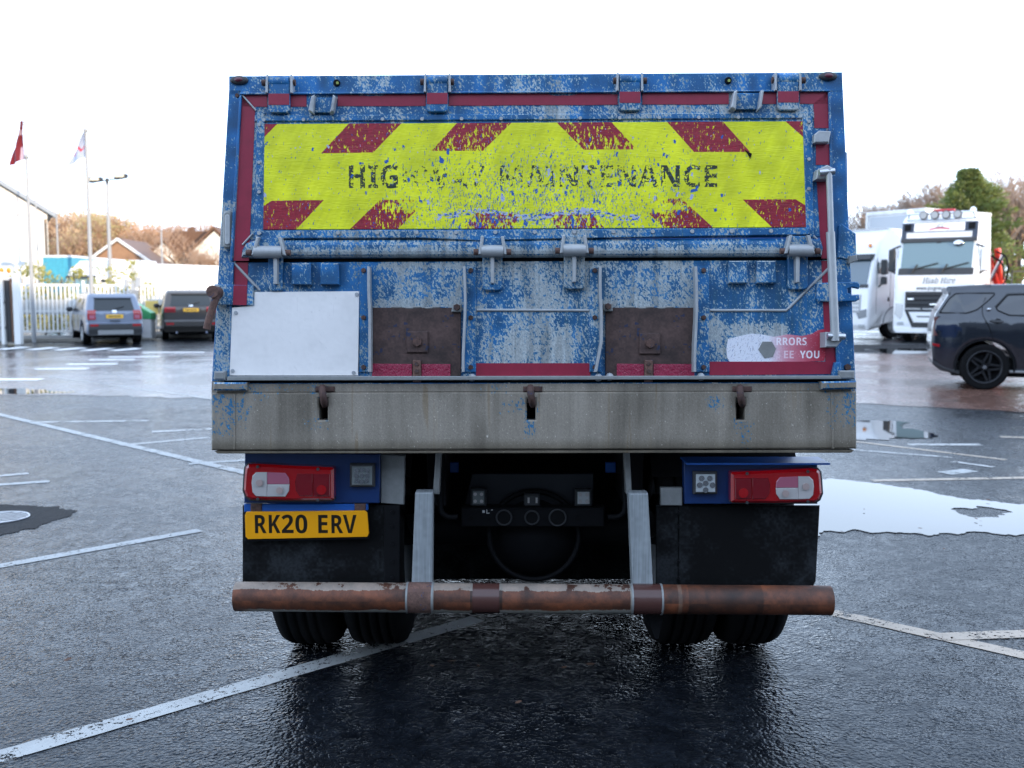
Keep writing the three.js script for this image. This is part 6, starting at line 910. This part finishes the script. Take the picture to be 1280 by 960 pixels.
  bg.rotateZ(-Math.PI / 2); bg.rotateZ(Math.atan2(R.y - L.y, R.x - L.x)); bg.translate((L.x + R.x) / 2, (L.y + R.y) / 2, L.z);
  M.bar = mat({ name: 'rusty_painted_tube', map: barTex, roughness: 0.6, bumpMap: barTex, bumpScale: 0.001 });
  const bar = part('underrun_bar', toTruck(bg), M.bar, truck, 'rusty round bar with grey paint left on top');
  M.barShiny = mat({ name: 'wet_rust_band', color: C(0.07, 0.03, 0.025), roughness: 0.25 });
  const on = (px) => { const t = (px - 295) / 743; return L.clone().lerp(R, t); };
  part('band', zc(on(591), on(624), 0.0595, 36), M.barShiny, bar);
  for (const [x0, x1] of [[509, 541], [789, 826]]) part('sleeve', zc(on(x0), on(x1), 0.0615, 28), x0 < 600 ? M.rust : M.barShiny, bar);
  for (const x of [509.5, 541, 789, 826]) part('weld', zc(on(x - 1.2), on(x + 1.2), 0.0628, 28), M.alloyDirty, bar);
  const post = (q, side) => part('underrun_post', [qp(q, 3.95, 0.075, 0.004)], mat({ name: 'post_paint', color: C(0.3, 0.33, 0.35), roughness: 0.5, map: rep(streakTex, 2) }), truck);
  post([[514, 740], [540, 740], [541, 616], [519, 616]]); post([[791, 740], [817, 740], [810, 617], [786, 617]]);
  part('post_hanger', qp([[541, 618], [549, 618], [552, 560], [545, 560]], 4.05, 0.06), M.alloyDirty, truck); part('post_hanger', qp([[783, 618], [790, 618], [787, 560], [780, 560]], 4.05, 0.06), M.alloyDirty, truck);
  part('tow_bracket', qp([[807, 768], [830, 768], [823, 799], [819, 799]], 3.99, 0.02, 0.002), M.black, truck);
  // cross member with sockets
  const cmB = part('cross_member', qp([[576, 659], [756, 659], [756, 635], [576, 635]], 4.3, 0.08, 0.006), M.black, truck);
  for (const [x, r] of [[630, 0.033], [665, 0.03], [697, 0.036]]) { const c = at(x, 647, 4.295), rim = new THREE.TorusGeometry(r, 0.004, 6, 20); rim.translate(c.x, c.y, c.z); part('socket', toTruck(buv(rim)), M.plastic, cmB); part('socket_hole', pz(x, 647, 4.298, r * 0.85, 0.002, 18), M.rubber, cmB); }
  for (const [x, r] of [[589, 0.012], [722, 0.012], [612, 0.006], [643, 0.006], [680, 0.006]]) part('hole', pz(x, 648, 4.298, r, 0.003, 10), M.rubber, cmB);
  const tk = new THREE.MeshStandardMaterial({ color: C(0.5, 0.5, 0.5), roughness: 0.6 }); tk.name = 'chalk'; part('chalk_mark', [qp([[603, 641], [606, 641], [606, 638], [603, 638]], 4.297, 0.003, 0), qp([[608, 642], [609, 642], [609, 637], [608, 637]], 4.297, 0.003, 0), qp([[609, 642], [612, 642], [612, 641], [609, 641]], 4.297, 0.003, 0), qp([[614, 638], [616, 638], [616, 637], [614, 637]], 4.297, 0.003, 0)], tk, cmB);
  part('inner_plate', qp([[580, 634], [742, 634], [742, 592], [590, 592]], 4.42, 0.02), mat({ name: 'dark_blue_steel', color: C(0.006, 0.009, 0.016), roughness: 0.5 }), truck);
  // frame tubes bent round the opening
  for (const s of [0, 1]) { const X = (a) => (s ? 1332 - a : a); part('hose_guard', toTruck(buv(tube([at(X(551), 570, 4.2), at(X(551), 610, 4.2), at(X(552), 640, 4.2), at(X(560), 646, 4.2), at(X(572), 646, 4.2)], 0.012, 30, 8))), M.black, truck); }
  for (const s of [-1, 1]) { part('chassis_rail', toTruck(box(TB.x + s * 0.42 - 0.04, TB.x + s * 0.42 + 0.04, 0.7, 0.95, -10.6, -4.2, 0.005)), M.black, truck); part('spring', toTruck(tube([V3(TB.x + s * 0.52, 0.72, -3.95 - 0.2), V3(TB.x + s * 0.52, 0.52, -4.56), V3(TB.x + s * 0.52, 0.7, -5.3)], 0.05, 16, 6)), M.black, truck); }
  for (const x of [560, 757]) part('blue_tab', qp([[x, 591], [x + 13, 591], [x + 13, 578], [x, 578]], 4.5, 0.02), M.blue, truck);
  // axle with its round casing
  const cs = new THREE.SphereGeometry(0.235, 28, 18); cs.scale(1, 1, 0.8); cs.translate(TB.x, 0.53, -4.56); part('axle_casing', toTruck(buv(cs)), M.black, truck); part('axle_tube', zc(V3(TB.x - 1.0, 0.52, -4.56), V3(TB.x + 1.0, 0.52, -4.56), 0.075), M.black, truck);
  const cr = new THREE.TorusGeometry(0.2, 0.012, 8, 40); cr.translate(TB.x, 0.53, -4.38); part('casing_ring', toTruck(buv(cr)), M.black, truck);
  part('prop_shaft', zc(V3(TB.x, 0.6, -4.8), V3(TB.x, 0.7, -8.4), 0.06), M.black, truck);
  // wheels
  const prof = (R, w) => { const pts = [[R * 0.56, -w / 2 + 0.02], [R * 0.75, -w / 2], [R * 0.9, -w / 2 + 0.004], [R * 0.965, -w / 2 + 0.02], [R * 0.99, -w / 2 + 0.045]]; const n = 4; for (let i = 0; i < n; i++) { const a = lerp(-w / 2 + 0.05, w / 2 - 0.05, (i + 0.38) / n), b = lerp(-w / 2 + 0.05, w / 2 - 0.05, (i + 0.62) / n); pts.push([R, a - 0.004], [R - 0.012, a], [R - 0.012, b], [R, b + 0.004]); } pts.push([R * 0.99, w / 2 - 0.045], [R * 0.965, w / 2 - 0.02], [R * 0.9, w / 2 - 0.004], [R * 0.75, w / 2], [R * 0.56, w / 2 - 0.02]); return pts.map((q) => new THREE.Vector2(...q)); };
  const tyreG = new THREE.LatheGeometry(prof(0.5, 0.27), 56); tyreG.rotateZ(Math.PI / 2);
  const rimG = new THREE.LatheGeometry([[0.02, 0.02], [0.1, 0.03], [0.12, -0.04], [0.2, -0.06], [0.26, 0.06], [0.29, 0.11], [0.29, -0.11], [0.02, -0.08]].map((q) => new THREE.Vector2(...q)), 32); rimG.rotateZ(Math.PI / 2);
  const wl = at(340, 780, 4.2).x, wr = at(987, 780, 4.2).x;
  for (const [x, z] of [[wl + 0.135, -4.56], [wl + 0.44, -4.56], [wr - 0.44, -4.56], [wr - 0.135, -4.56], [wl + 0.14, -9.4], [wr - 0.14, -9.4]]) {
    const w = new THREE.Group(); w.name = 'wheel'; truck.add(w); w.position.set(x - TB.x, 0.5, z - TB.z); part('tyre', tyreG, M.rubber, w); part('rim', rimG, M.galv, w);
  }
  for (const s of [0, 1]) { const xm = s ? (wr - 0.3) : (wl + 0.3); const g2 = drape((a, b) => { const q = lerp(0.65, Math.PI - 0.15, a); return V3(xm + lerp(-0.31, 0.31, b), 0.5 + 0.56 * Math.sin(q), -4.56 + 0.53 * Math.cos(q)); }, 20, 1); part('mudguard', toTruck(buv(g2)), M.black, truck); }
  // fuel tank, side guards and the cab ahead of the body, hidden from here
  const zb = -9.1, body = [[-9.12, 0.75], [-9.12, 2.75], [-9.5, 2.85], [-10.7, 2.8], [-11.05, 1.75], [-11.1, 0.24], [-10.05, 0.24], [-9.9, 0.95], [-9.4, 1.1], [-9.15, 0.75]];
  const cg = prism(body, -1.15, 1.15, 0.07); cg.rotateY(-Math.PI / 2); cg.translate(TB.x, 0, 0);
  const cab = part('cab', toTruck(buv(cg)), M.blue, truck);
  part('engine', toTruck(box(TB.x - 0.55, TB.x + 0.55, 0.3, 1.2, -10.8, -8.9, 0.08)), M.black, truck); part('front_axle', zc(V3(TB.x - 1, 0.48, -9.4), V3(TB.x + 1, 0.48, -9.4), 0.09), M.black, truck);
  part('chassis_plate', toTruck(box(TB.x - 0.6, TB.x + 0.6, 0.62, 1.0, -5.06, -5.0, 0.01)), M.black, truck); part('air_tank', [zc(V3(TB.x - 0.75, 0.62, -5.6), V3(TB.x + 0.75, 0.62, -5.6), 0.15)], M.black, truck); part('mud_screen', toTruck(box(TB.x - 1.12, TB.x + 1.12, 0.1, 0.95, -5.2, -5.17, 0.005)), M.flap, truck); part('mud_screen', toTruck(box(TB.x - 1.12, TB.x + 1.12, 0.08, 0.95, -8.62, -8.6, 0.005)), M.flap, truck); part('battery_tray', toTruck(box(TB.x - 0.7, TB.x + 0.7, 0.3, 0.9, -6.9, -6.1, 0.04)), M.black, truck); part('gearbox', toTruck(box(TB.x - 0.3, TB.x + 0.3, 0.4, 1.0, -8.9, -7.6, 0.1)), M.black, truck);
  for (const s of [-1, 1]) part('side_locker', toTruck(box(TB.x + s * 0.7, TB.x + s * 1.1, 0.3, 0.98, -8.5, -5.4, 0.04)), M.black, truck);
  part('fuel_tank', toTruck(box(wl - 0.02, wl + 0.25, 0.5, 0.95, -7.6, -6.2, 0.08)), M.galv, truck); part('side_guard', [toTruck(box(wr - 0.06, wr - 0.02, 0.5, 0.6, -8.6, -5.3)), toTruck(box(wr - 0.06, wr - 0.02, 0.75, 0.85, -8.6, -5.3))], M.galv, truck);
}

renderer.render(scene, camera);
